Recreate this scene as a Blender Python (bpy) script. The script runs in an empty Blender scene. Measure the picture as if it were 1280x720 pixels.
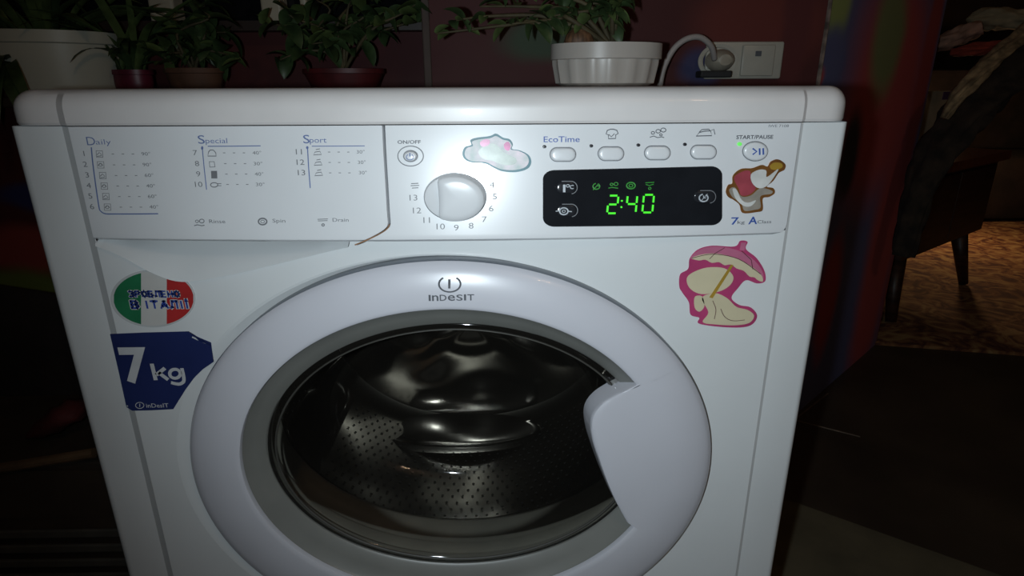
import bpy, math, random
from mathutils import Vector, Matrix, geometry
random.seed(7)
sc = bpy.context.scene
COL = sc.collection
PI = math.pi

# ------------------------------------------------------------------ camera
FPX = 749.0
YAW, PITCH, ROLL = 0.0144, 0.3251, -0.0046
CAM = Vector((0.0618, -0.595, 0.8529))
fwd = Vector((math.sin(YAW)*math.cos(PITCH), math.cos(YAW)*math.cos(PITCH), -math.sin(PITCH)))
r0 = Vector((math.cos(YAW), -math.sin(YAW), 0)); u0 = r0.cross(fwd)
right = r0*math.cos(ROLL) + u0*math.sin(ROLL)
up = -r0*math.sin(ROLL) + u0*math.cos(ROLL)
cd = bpy.data.cameras.new('camera'); cam = bpy.data.objects.new('camera', cd); COL.objects.link(cam)
cd.sensor_fit = 'HORIZONTAL'; cd.sensor_width = 36.0; cd.lens = FPX/1280*36; cd.clip_start = 0.02
M = Matrix((right, up, -fwd)).transposed().to_4x4(); M.translation = CAM
cam.matrix_world = M
sc.camera = cam

# ------------------------------------------------------------------ world, lights, exposure
w = bpy.data.worlds.new('world'); sc.world = w; w.use_nodes = True
w.node_tree.nodes['Background'].inputs[0].default_value = (0.9, 0.75, 0.6, 1)
w.node_tree.nodes['Background'].inputs[1].default_value = 0.006
sc.view_settings.view_transform = 'Standard'; sc.view_settings.look = 'None'
sc.view_settings.gamma = 1.0; sc.view_settings.use_curve_mapping = False
sc.view_settings.exposure = 0.0

def lamp(name, loc, power, color, radius):
    l = bpy.data.lights.new(name, 'POINT'); l.energy = power; l.color = color; l.shadow_soft_size = radius
    o = bpy.data.objects.new(name, l); COL.objects.link(o); o.location = loc
    return o
fl_ = bpy.data.lights.new('phone_flash_light', 'SPOT'); fl_.energy = 12.8; fl_.color = (0.82, 0.94, 1.0); fl_.shadow_soft_size = 0.008
fl_.spot_size = math.radians(138); fl_.spot_blend = 1.0
flo = bpy.data.objects.new('phone_flash_light', fl_); COL.objects.link(flo)
flo.location = CAM + right*(-0.055) + up*(-0.005) - fwd*0.005
FLAIM = fwd + right*((900-640)/FPX) + up*((360-250)/FPX)
flo.rotation_euler = FLAIM.to_track_quat('-Z', 'Y').to_euler()
for i, (dx, dy) in enumerate(((0, 0), (0.14, 0.05), (0.06, 0.16))):      # bulbs of a ceiling lamp behind the camera
    lamp('ceiling_bulb_light', (0.95+dx, -1.9+dy, 2.25), 2.6, (1.0, 0.66, 0.42), 0.03)
lamp('far_room_added_light', (2.5, 2.78, .57), 10.0, (1.0, 0.62, 0.32), 0.06)  # unseen low light without a fixture, added to warm the far carpet

# ------------------------------------------------------------------ helpers
def ray(px, py):
    return fwd + right*((px-640)/FPX) + up*((360-py)/FPX)
def atY(px, py, Y=0.0):
    d = ray(px, py); return CAM + d*((Y-CAM.y)/d.y)
def atZ(px, py, Z=0.0):
    d = ray(px, py); return CAM + d*((Z-CAM.z)/d.z)
def on(px, py, surf):
    p = atY(px, py, 0)
    for _ in range(6): p = atY(px, py, surf(p.x, p.z))
    return p

def ND(nt, t, **kw):
    n = nt.nodes.new(t)
    for k, v in kw.items(): setattr(n, k, v)
    return n
def mat(name, col, rough=0.5, metal=0.0, var=0.08, scale=30.0, bump=0.0, bscale=200.0, coat=0.0, crough=0.03, emit=None, estr=0.0, spec=0.5, col2=None, stretch=None):
    m = bpy.data.materials.new(name); m.use_nodes = True; nt = m.node_tree
    b = nt.nodes['Principled BSDF']
    b.inputs['Roughness'].default_value = rough; b.inputs['Metallic'].default_value = metal
    b.inputs['Coat Weight'].default_value = coat; b.inputs['Coat Roughness'].default_value = crough; b.inputs['Specular IOR Level'].default_value = spec
    tc = ND(nt, 'ShaderNodeTexCoord'); src = tc.outputs['Object']
    if stretch:
        mp = ND(nt, 'ShaderNodeMapping'); mp.inputs['Scale'].default_value = stretch
        nt.links.new(src, mp.inputs['Vector']); src = mp.outputs['Vector']
    nz = ND(nt, 'ShaderNodeTexNoise'); nz.inputs['Scale'].default_value = scale; nz.inputs['Detail'].default_value = 4
    nt.links.new(src, nz.inputs['Vector'])
    cr = ND(nt, 'ShaderNodeValToRGB')
    a = [max(0, c*(1-var)) for c in col]; c2 = col2 or [min(1, c*(1+var)) for c in col]
    cr.color_ramp.elements[0].color = (*a, 1); cr.color_ramp.elements[1].color = (*c2, 1)
    cr.color_ramp.elements[0].position = 0.35; cr.color_ramp.elements[1].position = 0.65
    nt.links.new(nz.outputs['Fac'], cr.inputs['Fac']); nt.links.new(cr.outputs['Color'], b.inputs['Base Color'])
    if bump > 0:
        n2 = ND(nt, 'ShaderNodeTexNoise'); n2.inputs['Scale'].default_value = bscale; nt.links.new(src, n2.inputs['Vector'])
        bp = ND(nt, 'ShaderNodeBump'); bp.inputs['Strength'].default_value = bump; bp.inputs['Distance'].default_value = 0.002
        nt.links.new(n2.outputs['Fac'], bp.inputs['Height']); nt.links.new(bp.outputs['Normal'], b.inputs['Normal'])
    if emit:
        b.inputs['Emission Color'].default_value = (*emit, 1); b.inputs['Emission Strength'].default_value = estr
    return m

def wloc(o):
    v = Vector((0, 0, 0))
    while o is not None: v = v + o.location; o = o.parent
    return v
def mobj(name, verts, faces, m, parent=None, smooth=False, label=None, kind=None, sharp=None):
    verts = [Vector(v) for v in verts]
    lo = Vector([min(v[i] for v in verts) for i in range(3)]); hi = Vector([max(v[i] for v in verts) for i in range(3)])
    c = (lo+hi)/2
    me = bpy.data.meshes.new(name); me.from_pydata([v-c for v in verts], [], faces)
    ms = m if isinstance(m, (list, tuple)) else [m]
    for x in ms: me.materials.append(x)
    me.update()
    if smooth:
        me.polygons.foreach_set('use_smooth', [True]*len(me.polygons))
        if sharp: me.set_sharp_from_angle(angle=math.radians(sharp))
    o = bpy.data.objects.new(name, me); COL.objects.link(o)
    o.location = c - (wloc(parent) if parent else Vector((0, 0, 0)))
    if parent: o.parent = parent
    if label: o['label'] = label
    if kind: o['kind'] = kind
    return o
def thing(name, label, cat, loc, group=None):
    o = bpy.data.objects.new(name, None); COL.objects.link(o); o.location = loc; o.empty_display_size = 0.05
    return tag(o, label, cat, group)
def tag(o, label, cat, group=None):
    o['label'] = label; o['category'] = cat
    if group: o['group'] = group
    return o

class MB:
    def __init__(s): s.v = []; s.f = []
    def add(s, v, f):
        n = len(s.v); s.v += [Vector(p) for p in v]; s.f += [tuple(i+n for i in q) for q in f]; return s
    def loft(s, rings, closed=True, cap0=False, cap1=False, flip=False):
        n = len(rings[0]); v = [p for r in rings for p in r]; f = []
        for k in range(len(rings)-1):
            for i in range(n if closed else n-1):
                j = (i+1) % n
                q = (k*n+i, k*n+j, (k+1)*n+j, (k+1)*n+i)
                f.append(q[::-1] if flip else q)
        if cap0: f.append(tuple(range(n)) if flip else tuple(reversed(range(n))))
        if cap1:
            b = (len(rings)-1)*n
            f.append(tuple(reversed(range(b, b+n))) if flip else tuple(range(b, b+n)))
        return s.add(v, f)
    def box(s, a, b, bev=0.0):
        x0, y0, z0 = a; x1, y1, z1 = b
        if bev <= 0:
            v = [(x, y, z) for z in (z0, z1) for y in (y0, y1) for x in (x0, x1)]
            return s.add(v, [(0, 2, 3, 1), (4, 5, 7, 6), (0, 1, 5, 4), (2, 6, 7, 3), (0, 4, 6, 2), (1, 3, 7, 5)])
        def ring(i, z): # rounded plan
            o = []
            for cx, cy, a0 in ((x1-bev, y1-bev, 0), (x0+bev, y1-bev, 90), (x0+bev, y0+bev, 180), (x1-bev, y0+bev, 270)):
                for k in range(4):
                    t = math.radians(a0+k*30); rr = bev-i
                    o.append((cx+rr*math.cos(t), cy+rr*math.sin(t), z))
            return o
        R = [ring(bev*(1-math.cos(t)), z0+bev*(1-math.sin(t))) for t in (PI/2*.0001, )]
        rings = [ring(bev*.9, z0), ring(bev*.3, z0+bev*.3), ring(0, z0+bev), ring(0, z1-bev), ring(bev*.3, z1-bev*.3), ring(bev*.9, z1)]
        return s.loft(rings, True, True, True)
    def tube(s, pts, r, n=8, cap=True):
        pts = [Vector(p) for p in pts]; R = r if isinstance(r, (list, tuple)) else [r]*len(pts)
        rings = []; prev = None
        for i, p in enumerate(pts):
            t = (pts[min(i+1, len(pts)-1)]-pts[max(i-1, 0)]).normalized()
            a = prev if prev is not None else (Vector((0, 0, 1)) if abs(t.z) < .9 else Vector((1, 0, 0)))
            a = (a-t*a.dot(t)).normalized(); b = t.cross(a); prev = a
            rings.append([p+(a*math.cos(2*PI*k/n)+b*math.sin(2*PI*k/n))*R[i] for k in range(n)])
        return s.loft(rings, True, cap, cap)
    def build(s, name, m, parent=None, **k): return mobj(name, s.v, s.f, m, parent, **k)

def lathe_y(prof, cx, cz, sx, n=96):        # profile of (radius, y) about a horizontal axis, width scaled by sx
    return [[(cx+sx*r*math.cos(2*PI*i/n), y, cz+r*math.sin(2*PI*i/n)) for i in range(n)] for r, y in prof]
def lathe_z(prof, c, n=32, sx=1.0):
    return [[(c[0]+sx*r*math.cos(2*PI*i/n), c[1]+r*math.sin(2*PI*i/n), z) for i in range(n)] for r, z in prof]
def smooth_closed(pts, k=6):                # Catmull-Rom through a closed outline
    o = []; n = len(pts)
    for i in range(n):
        p0, p1, p2, p3 = (pts[(i-1) % n], pts[i], pts[(i+1) % n], pts[(i+2) % n])
        for j in range(k):
            t = j/k
            o.append(tuple(.5*((2*p1[d])+(-p0[d]+p2[d])*t+(2*p0[d]-5*p1[d]+4*p2[d]-p3[d])*t*t+(-p0[d]+3*p1[d]-3*p2[d]+p3[d])*t**3) for d in range(len(p1))))
    return o
def smooth_open(pts, k=6):
    P = [pts[0]]+list(pts)+[pts[-1]]; o = []
    for i in range(1, len(P)-2):
        p0, p1, p2, p3 = P[i-1:i+3]
        for j in range(k):
            t = j/k
            o.append(tuple(.5*((2*p1[d])+(-p0[d]+p2[d])*t+(2*p0[d]-5*p1[d]+4*p2[d]-p3[d])*t*t+(-p0[d]+3*p1[d]-3*p2[d]+p3[d])*t**3) for d in range(len(p1))))
    o.append(tuple(pts[-1])); return o
def tess(polys):
    tri = geometry.tessellate_polygon([[Vector((p[0], p[1], 0)) for p in q] for q in polys])
    flat = [p for q in polys for p in q]; return flat, [tuple(t) for t in tri]

# ---- flat prints on a surface: everything in photo pixels, laid on the machine's real surface
def face_front(v, f):                        # orient triangles towards -y
    out = []
    for q in f:
        a, b, c = Vector(v[q[0]]), Vector(v[q[1]]), Vector(v[q[2]])
        out.append(q if (b-a).cross(c-a).y < 0 else tuple(reversed(q)))
    return out
class Print:
    def __init__(s, surf, lift=0.0005): s.surf = surf; s.lift = lift; s.v = []; s.f = []
    def _put(s, pts, faces):
        n = len(s.v); s.v += pts; s.f += [tuple(i+n for i in q) for q in face_front(pts, faces)]
    def P(s, p):
        q = on(p[0], p[1], s.surf); return Vector((q.x, q.y-s.lift, q.z))
    def stroke(s, pts, w=1.2, closed=False):
        P = [s.P(p) for p in pts]; n = len(P); h = w*0.5*0.00078; V = []; F = []
        for i in range(n):
            a = P[(i-1) % n] if (closed or i > 0) else P[i]; b = P[(i+1) % n] if (closed or i < n-1) else P[i]
            t = (b-a); t.y = 0
            t = t.normalized() if t.length > 1e-9 else Vector((1, 0, 0)); nn = Vector((-t.z, 0, t.x))*h
            V += [P[i]+nn, P[i]-nn]
        for i in range(n if closed else n-1):
            j = (i+1) % n; F.append((2*i, 2*i+1, 2*j+1, 2*j))
        s._put(V, F); return s
    def ell(s, cx, cy, rx, ry, w=1.2, a0=0, a1=360, n=28):
        full = abs(a1-a0) >= 360
        k = n if full else n+1
        return s.stroke([(cx+rx*math.cos(math.radians(a0+(a1-a0)*i/n)), cy-ry*math.sin(math.radians(a0+(a1-a0)*i/n))) for i in range(k)], w, full)
    def fill(s, pts):
        P = [s.P(p) for p in pts]; fl, tr = tess([[(p.x, p.z) for p in P]])
        s._put(P, tr); return s
    def disc(s, cx, cy, rx, ry, n=16):
        return s.fill([(cx+rx*math.cos(2*PI*i/n), cy+ry*math.sin(2*PI*i/n)) for i in range(n)])
    def text(s, txt, px, py, cap, w=None, bold=0.0, align='C', shear=0.0, ysc=1.0, xs=1.333):
        # (px, py) baseline anchor in photo pixels, cap = cap height in pixels, w = text width in pixels
        c = bpy.data.curves.new('t', 'FONT'); c.body = txt; c.size = 1.0; c.resolution_u = 3; c.offset = bold; c.shear = shear
        o = bpy.data.objects.new('t', c); COL.objects.link(o)
        dg = bpy.context.evaluated_depsgraph_get(); dg.update()
        me = bpy.data.meshes.new_from_object(o.evaluated_get(dg))
        V = [v.co.copy() for v in me.vertices]; F = [tuple(p.vertices) for p in me.polygons]
        bpy.data.objects.remove(o); bpy.data.curves.remove(c); bpy.data.meshes.remove(me)
        if not V: return s
        x0 = min(v.x for v in V); x1 = max(v.x for v in V)
        a = s.P((px, py)); capw = (s.P((px, py-cap))-a).length; k = capw/0.70*ysc
        kx = k*xs
        if w: kx = (s.P((px+w/2, py))-s.P((px-w/2, py))).length/(x1-x0)
        off = {'C': (x0+x1)/2, 'L': x0, 'R': x1}[align]
        out = []
        for v in V:
            X = a.x+(v.x-off)*kx; Z = a.z+v.y*k
            out.append(Vector((X, s.surf(X, Z)-s.lift, Z)))
        s._put(out, F); return s
    def build(s, name, m, parent, **k): return mobj(name, s.v, s.f, m, parent, **k)

# ------------------------------------------------------------------ materials
WHITE = mat('white_enamel', (0.70, 0.72, 0.73), 0.34, var=0.02, scale=8, coat=0.3)
PLASTIC = mat('white_plastic', (0.70, 0.71, 0.73), 0.32, var=0.02, scale=10, coat=0.45, crough=0.16)
TOPW = mat('worktop_white', (0.64, 0.61, 0.60), 0.36, var=0.04, scale=14, coat=0.3, crough=0.04)
DOORW = mat('door_white_plastic', (0.58, 0.58, 0.63), 0.3, var=0.02, scale=10, coat=0.3)
GREY = mat('grey_plastic', (0.185, 0.186, 0.172), 0.32, var=0.04, scale=20)
RIMG = mat('door_rim_grey', (0.13, 0.15, 0.18), 0.35, var=0.04)
DARK = mat('dark_gap', (0.02, 0.02, 0.022), 0.7)
RUBBER = mat('gasket_rubber', (0.25, 0.245, 0.22), 0.5, var=0.1, scale=18)
STEEL = mat('drum_steel', (0.17, 0.162, 0.15), 0.19, metal=1.0, var=0.12, scale=9, bump=0.06, bscale=90)
STEEL2 = mat('polished_steel', (0.36, 0.355, 0.35), 0.12, metal=1.0, var=0.06, scale=12)
BLACKG = mat('display_black', (0.012, 0.013, 0.016), 0.12, var=0.1)
GREYT = mat('print_dark_grey', (0.10, 0.105, 0.12), 0.5)
GREYL = mat('print_grey', (0.17, 0.175, 0.19), 0.5)
BLUET = mat('print_blue', (0.035, 0.09, 0.36), 0.5)
BLUEL = mat('print_soft_blue', (0.12, 0.17, 0.36), 0.5)
LEDD = mat('led_dark', (0.03, 0.03, 0.035), 0.3)
LEDG = mat('led_green', (0.1, 0.6, 0.1), 0.4, emit=(0.2, 0.9, 0.15), estr=0.5)
DIGIT = mat('digit_green', (0.05, 0.5, 0.02), 0.5, emit=(0.06, 0.85, 0.02), estr=0.75)
DIGITD = mat('digit_dim', (0.02, 0.2, 0.02), 0.5, emit=(0.03, 0.35, 0.03), estr=0.16)
PRW = mat('print_pale', (0.45, 0.48, 0.52), 0.4)
RUST = mat('rust_stain', (0.22, 0.11, 0.05), 0.7, var=0.4, scale=60)

def glass_mat(name, tint, rough=0.02, ior=1.5):
    m = bpy.data.materials.new(name); m.use_nodes = True; nt = m.node_tree; nt.nodes.clear()
    o = ND(nt, 'ShaderNodeOutputMaterial'); mx = ND(nt, 'ShaderNodeMixShader'); t = ND(nt, 'ShaderNodeBsdfTransparent')
    g = ND(nt, 'ShaderNodeBsdfGlossy'); f = ND(nt, 'ShaderNodeFresnel'); nz = ND(nt, 'ShaderNodeTexNoise'); mr = ND(nt, 'ShaderNodeMapRange')
    f.inputs['IOR'].default_value = ior; nz.inputs['Scale'].default_value = 12
    mr.inputs['To Min'].default_value = rough; mr.inputs['To Max'].default_value = rough+0.04
    nt.links.new(nz.outputs['Fac'], mr.inputs['Value']); nt.links.new(mr.outputs['Result'], g.inputs['Roughness'])
    t.inputs['Color'].default_value = (*tint, 1)
    nt.links.new(f.outputs['Fac'], mx.inputs['Fac']); nt.links.new(t.outputs[0], mx.inputs[1]); nt.links.new(g.outputs[0], mx.inputs[2])
    df = ND(nt, 'ShaderNodeBsdfDiffuse'); df.inputs['Color'].default_value = (0.42, 0.38, 0.33, 1)       # grey-brown haze mixed into the glass to lift the dark drum
    m2 = ND(nt, 'ShaderNodeMixShader'); m2.inputs['Fac'].default_value = 0.018
    nt.links.new(mx.outputs[0], m2.inputs[1]); nt.links.new(df.outputs[0], m2.inputs[2])
    nt.links.new(m2.outputs[0], o.inputs['Surface']); return m
GLASS = glass_mat('door_glass', (0.84, 0.83, 0.79))

def mural(name, along, spots, base, rough=0.6):
    # wall paint: soft blurred patches of colour, laid out in metres along the wall and in height
    m = bpy.data.materials.new(name); m.use_nodes = True; nt = m.node_tree; b = nt.nodes['Principled BSDF']
    b.inputs['Roughness'].default_value = rough; b.inputs['Specular IOR Level'].default_value = 0.25
    L = nt.links.new
    g = ND(nt, 'ShaderNodeNewGeometry'); nz = ND(nt, 'ShaderNodeTexNoise'); nz.inputs['Scale'].default_value = 5.0
    L(g.outputs['Position'], nz.inputs['Vector'])
    sub = ND(nt, 'ShaderNodeVectorMath', operation='SUBTRACT'); L(nz.outputs['Color'], sub.inputs[0]); sub.inputs[1].default_value = (.5, .5, .5)
    sca = ND(nt, 'ShaderNodeVectorMath', operation='SCALE'); L(sub.outputs[0], sca.inputs[0]); sca.inputs['Scale'].default_value = 0.06
    add = ND(nt, 'ShaderNodeVectorMath', operation='ADD'); L(g.outputs['Position'], add.inputs[0]); L(sca.outputs[0], add.inputs[1])
    dot = ND(nt, 'ShaderNodeVectorMath', operation='DOT_PRODUCT'); L(add.outputs[0], dot.inputs[0]); dot.inputs[1].default_value = along
    sep = ND(nt, 'ShaderNodeSeparateXYZ'); L(add.outputs[0], sep.inputs[0])
    com = ND(nt, 'ShaderNodeCombineXYZ'); L(dot.outputs['Value'], com.inputs[0]); L(sep.outputs['Z'], com.inputs[1])
    rgb = ND(nt, 'ShaderNodeRGB'); rgb.outputs[0].default_value = (*base, 1); cur = rgb.outputs[0]
    for s0, z0, rs, rz, c in spots:
        a = ND(nt, 'ShaderNodeVectorMath', operation='SUBTRACT'); L(com.outputs[0], a.inputs[0]); a.inputs[1].default_value = (s0, z0, 0)
        d = ND(nt, 'ShaderNodeVectorMath', operation='DIVIDE'); L(a.outputs[0], d.inputs[0]); d.inputs[1].default_value = (rs, rz, 1)
        le = ND(nt, 'ShaderNodeVectorMath', operation='LENGTH'); L(d.outputs[0], le.inputs[0])
        mr = ND(nt, 'ShaderNodeMapRange', interpolation_type='SMOOTHSTEP'); L(le.outputs['Value'], mr.inputs['Value'])
        mr.inputs['From Min'].default_value = 0.55; mr.inputs['From Max'].default_value = 1.25
        mr.inputs['To Min'].default_value = 1; mr.inputs['To Max'].default_value = 0
        mx = ND(nt, 'ShaderNodeMixRGB'); L(mr.outputs[0], mx.inputs['Fac']); L(cur, mx.inputs['Color1']); mx.inputs['Color2'].default_value = (*c, 1)
        cur = mx.outputs['Color']
    L(cur, b.inputs['Base Color'])
    n2 = ND(nt, 'ShaderNodeTexNoise'); n2.inputs['Scale'].default_value = 60; L(g.outputs['Position'], n2.inputs['Vector'])
    bp = ND(nt, 'ShaderNodeBump'); bp.inputs['Strength'].default_value = 0.15; L(n2.outputs['Fac'], bp.inputs['Height']); L(bp.outputs['Normal'], b.inputs['Normal'])
    return m

# ================================================================== THE SETTING
YW = 0.70                                   # back wall plane
CORN = Vector((0.712, YW, 0))               # convex corner where the painted pier begins
PEND = Vector((1.35, 1.291, 0))
PD = (PEND-CORN).normalized(); PN = Vector((PD.y, -PD.x, 0))
def onpier(px, py):
    d = ray(px, py); return CAM + d*((CORN-CAM).dot(PN)/d.dot(PN))
RED = (0.50, 0.10, 0.10); BLU = (0.14, 0.15, 0.29); GRN = (0.26, 0.29, 0.13)
def pspot(px, py, rx, ry, c):
    p = onpier(px, py); q = onpier(px+rx, py); t = onpier(px, py-ry)
    return (p.dot(PD), p.z, abs(q.dot(PD)-p.dot(PD)), abs(t.z-p.z), c)
PIERM = mural('pier_mural', PD, [pspot(1110, 110, 42, 190, RED), pspot(1098, 330, 17, 200, RED), pspot(1112, 45, 19, 95, GRN),
    pspot(1050, 0, 17, 60, (0.36, 0.42, 0.15)), pspot(1040, 75, 16, 40, BLU), pspot(1022, 96, 9, 16, (0.6, 0.1, 0.08)),
    pspot(1062, 195, 12, 60, (0.05, 0.05, 0.06)), pspot(1158, 80, 8, 260, (0.40, 0.08, 0.08)), pspot(1036, 370, 12, 80, (0.42, 0.08, 0.09)),
    pspot(1122, 330, 9, 150, (0.36, 0.08, 0.08))], (0.13, 0.14, 0.27))
def wspot(px, py, rx, ry, c):
    p = atY(px, py, YW); q = atY(px+rx, py, YW); t = atY(px, py-ry, YW); return (p.x, p.z, abs(q.x-p.x), abs(t.z-p.z), c)
BACKM = mural('back_wall_mural', Vector((1, 0, 0)), [wspot(690, 45, 70, 30, (0.05, 0.075, 0.045)), wspot(950, 30, 90, 60, (0.14, 0.032, 0.026)),
    wspot(875, 85, 30, 26, (0.05, 0.05, 0.12)), wspot(1000, 20, 18, 120, (0.10, 0.025, 0.025)), wspot(40, 315, 90, 30, (0.26, 0.05, 0.04)), wspot(30, 362, 90, 28, (0.13, 0.17, 0.04)), wspot(60, 250, 80, 20, (0.03, 0.035, 0.12)),
    wspot(450, 60, 110, 50, (0.06, 0.010, 0.012))], (0.075, 0.020, 0.020))
XN = -0.084                                 # right jamb of the window recess
SILLZ = 0.838
mb = MB(); mb.add([(XN, YW, 0), (CORN.x, YW, 0), (CORN.x, YW, 2.6), (XN, YW, 2.6), (XN, .90, 0), (XN, .90, 2.6)], [(0, 1, 2, 3), (4, 0, 3, 5)])
mb.build('wall_back', BACKM, kind='structure')
MB().box((-2.6, YW, 0), (XN, .92, SILLZ-.021)).build('wall_below_window', BACKM, kind='structure'); MB().box((-2.6, .885, SILLZ-.02), (XN, .94, 0.985)).build('wall_recess', BACKM, kind='structure')
mb = MB(); a = CORN; b = PEND; c = PEND+Vector((-PN.x, -PN.y, 0))*0.6; d = CORN+Vector((-.02, .5, 0))
mb.loft([[(p.x, p.y, 0) for p in (a, b, c, d)], [(p.x, p.y, 2.6) for p in (a, b, c, d)]], True, True, True)
mb.build('wall_pier', PIERM, kind='structure')
# plaster bead with chips down the pier's corner
mb = MB(); mb.tube([(CORN.x+.001, CORN.y-.001, z/14*2.6) for z in range(15)], [0.004+0.0015*random.random() for _ in range(15)], 6)
mb.build('trim_1', mat('chipped_plaster', (0.16, 0.12, 0.10), 0.8, var=0.6, scale=40), kind='structure')
FLOORM = mat('linoleum_brown', (0.042, 0.030, 0.020), 0.5, var=0.3, scale=3.5, bump=0.05, col2=(0.054, 0.040, 0.026))
MB().add([(-3.2, -2.6, 0), (5.2, -2.6, 0), (5.2, 4.6, 0), (-3.2, 4.6, 0)], [(0, 1, 2, 3)]).build('floor', FLOORM, kind='structure')
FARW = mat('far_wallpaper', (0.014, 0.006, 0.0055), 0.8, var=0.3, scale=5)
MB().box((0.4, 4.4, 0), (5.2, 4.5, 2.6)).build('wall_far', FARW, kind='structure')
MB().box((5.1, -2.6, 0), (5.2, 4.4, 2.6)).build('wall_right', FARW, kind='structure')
MB().box((-2.7, -2.6, 0), (-2.6, .92, 2.6)).build('wall_left', BACKM, kind='structure')
CEILM = mat('ceiling_paint', (0.5, 0.47, 0.42), 0.9, var=0.04)
MB().box((-2.7, -2.6, 2.6), (5.2, 4.5, 2.65)).build('ceiling', CEILM, kind='structure')
# seams in the linoleum
SEAM = mat('floor_seam', (0.17, 0.13, 0.10), 0.5, var=0.3)
mb = MB()
for (p0, p1) in (((1000, 527), (1075, 546)), ((1003, 517), (1035, 492))):
    a = atZ(*p0); b = atZ(*p1); t = (b-a).normalized(); n = Vector((-t.y, t.x, 0))*.0018; a = a-t*.1
    mb.box((0, 0, 0), (0, 0, 0)) if False else mb.add([a+n, a-n, b-n, b+n, a+n+Vector((0, 0, .0015)), a-n+Vector((0, 0, .0015)), b-n+Vector((0, 0, .0015)), b+n+Vector((0, 0, .0015))],
        [(4, 5, 6, 7), (0, 4, 7, 3), (1, 2, 6, 5), (0, 1, 5, 4), (2, 3, 7, 6)])
mb.build('trim_2', SEAM, kind='structure')

# window in the recess
FRAMEM = mat('window_frame_paint', (0.42, 0.38, 0.29), 0.45, var=0.1, scale=8)
NIGHT = mat('night_glass', (0.006, 0.007, 0.009), 0.06, var=0.2)
win = bpy.data.objects.new('window_1', None); COL.objects.link(win); win.location = (-.9, .87, .985); win['kind'] = 'structure'
YF = 0.86
MB().box((-2.5, YF+.02, .985), (XN, YF+.03, 2.4)).build('glass_pane', NIGHT, win)
def framebar(px0, px1, name='window_mullion'):
    a = atY(px0, 20, YF).x; b = atY(px1, 20, YF).x
    MB().box((a, YF-.03, .985), (b, YF+.02, 2.4), .006).build(name, FRAMEM, win)
framebar(333, 358); framebar(381, 390, 'window_stop'); framebar(196, 227)
MB().box((-2.5, YF-.03, .97), (XN, YF+.02, .99)).build('window_rail', mat('rail_dark_wood', (0.03, 0.018, 0.014), 0.5), win)
SILLM = mat('sill_dark_wood', (0.05, 0.028, 0.02), 0.5, var=0.4, scale=6, stretch=(1, 12, 12))
MB().box((-2.5, .60, SILLZ-.02), (XN, .88, SILLZ), .005).build('window_sill', SILLM, win)
REVM = mat('reveal_brown', (0.07, 0.048, 0.04), 0.7, var=0.2, scale=10)
MB().box((XN-.012, YW-.004, SILLZ), (XN+.004, .88, 2.5), .003).build('trim_3', REVM, kind='structure')

# ================================================================== WASHING MACHINE
HW = 0.4065                                   # half width
ZT = 0.8185                                  # seam under the worktop
ZB = 0.708                                   # bottom edge of the fascia
GX = 0.357                                   # step between front plate and corner columns
wm = thing('washing_machine', 'white front-loading washing machine with stickers and lit green display', 'washing machine', (0, .27, 0))
def surf_panel(x, z):
    t = min(1, max(0, (ZT-z)/(ZT-ZB))); b = 0.004+0.016*t
    return -0.002 - b*max(0, 1-(x/GX)**2)
def surf_plate(x, z): return 0.0
# --- cabinet: section in plan, extruded
def wr(x): return GX+(x-GX)*.88 if x > GX else x
def wl(x): return -GX+(x+GX)*1.16 if x < -GX else x      # the left corner column is a little wider
def half_section(y_front=0.0, xe=-GX-.0035, dp=.0065):
    s = [(-GX+.007, y_front), (xe, y_front+dp)]
    s += [(-HW+.010, y_front+dp+.0005)]
    for k in range(1, 6):
        t = k/5*PI/2; s.append((-HW+.010-.010*math.sin(t), y_front+dp+.0005+.010*(1-math.cos(t))))
    s += [(-HW, .53)]
    return s
L = half_section(0.0); sec = [(wl(x), y) for x, y in L] + [(wr(-x), y) for x, y in reversed(half_section(0.0, -GX+.003, .0022))]
FEETZ = 0.03
mb = MB()
n = len(sec)
rings = [[(x, y, z) for x, y in sec] for z in (FEETZ, ZT-.0004)]
mb.loft(rings, False)                        # sides and corner columns (open at the front plate)
mb.add([(wl(-HW), .53, FEETZ), (wr(HW), .53, FEETZ), (wr(HW), .53, ZT-.0004), (wl(-HW), .53, ZT-.0004)], [(0, 1, 2, 3)])
mb.add([(x, y, FEETZ) for x, y in sec], [tuple(range(n))])
mb.build('cabinet', WHITE, wm, smooth=True, sharp=25)
for sx in (-1, 1):
    for y in (.06, .47):
        MB().loft(lathe_z([(.012, FEETZ+.01), (.012, .014), (.022, .012), (.022, 0)], (sx*.34, y), 16), True, True, True).build('foot', DARK, wm)
# --- door ellipse numbers
DX, DZ, DA, DB = 0.0020, 0.442, 0.2940, 0.246
SX = DA/DB
# --- front plate with the scoop under the drawer and the round dish for the door
scoop_px = [(114, 304), (135, 311), (160, 322), (185, 336), (205, 345), (222, 350), (240, 350.5), (270, 346), (300, 340), (340, 330.5), (380, 321), (412, 313), (436, 308)]
sp = [atY(x, y, 0) for x, y in smooth_open(scoop_px, 4)]
ztop = ZB+.004
scoop = [(max(p.x, -GX+.0085), min(p.z, ztop-.001)) for p in sp]
dish = [(DX-.010+1.045*DA*math.cos(2*PI*i/128), DZ-.009+1.045*DB*math.sin(2*PI*i/128)) for i in range(128)]
outer = [(-GX+.007, FEETZ+.03), (GX-.007, FEETZ+.03), (GX-.007, ztop), (scoop[-1][0]+.004, ztop)] + list(reversed(scoop)) + [(-GX+.007, ztop)]
fl, tr = tess([outer, list(reversed(dish))])
V = [(x, 0, z) for x, z in fl]
mb = MB(); mb.add(V, face_front(V, tr))
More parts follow.
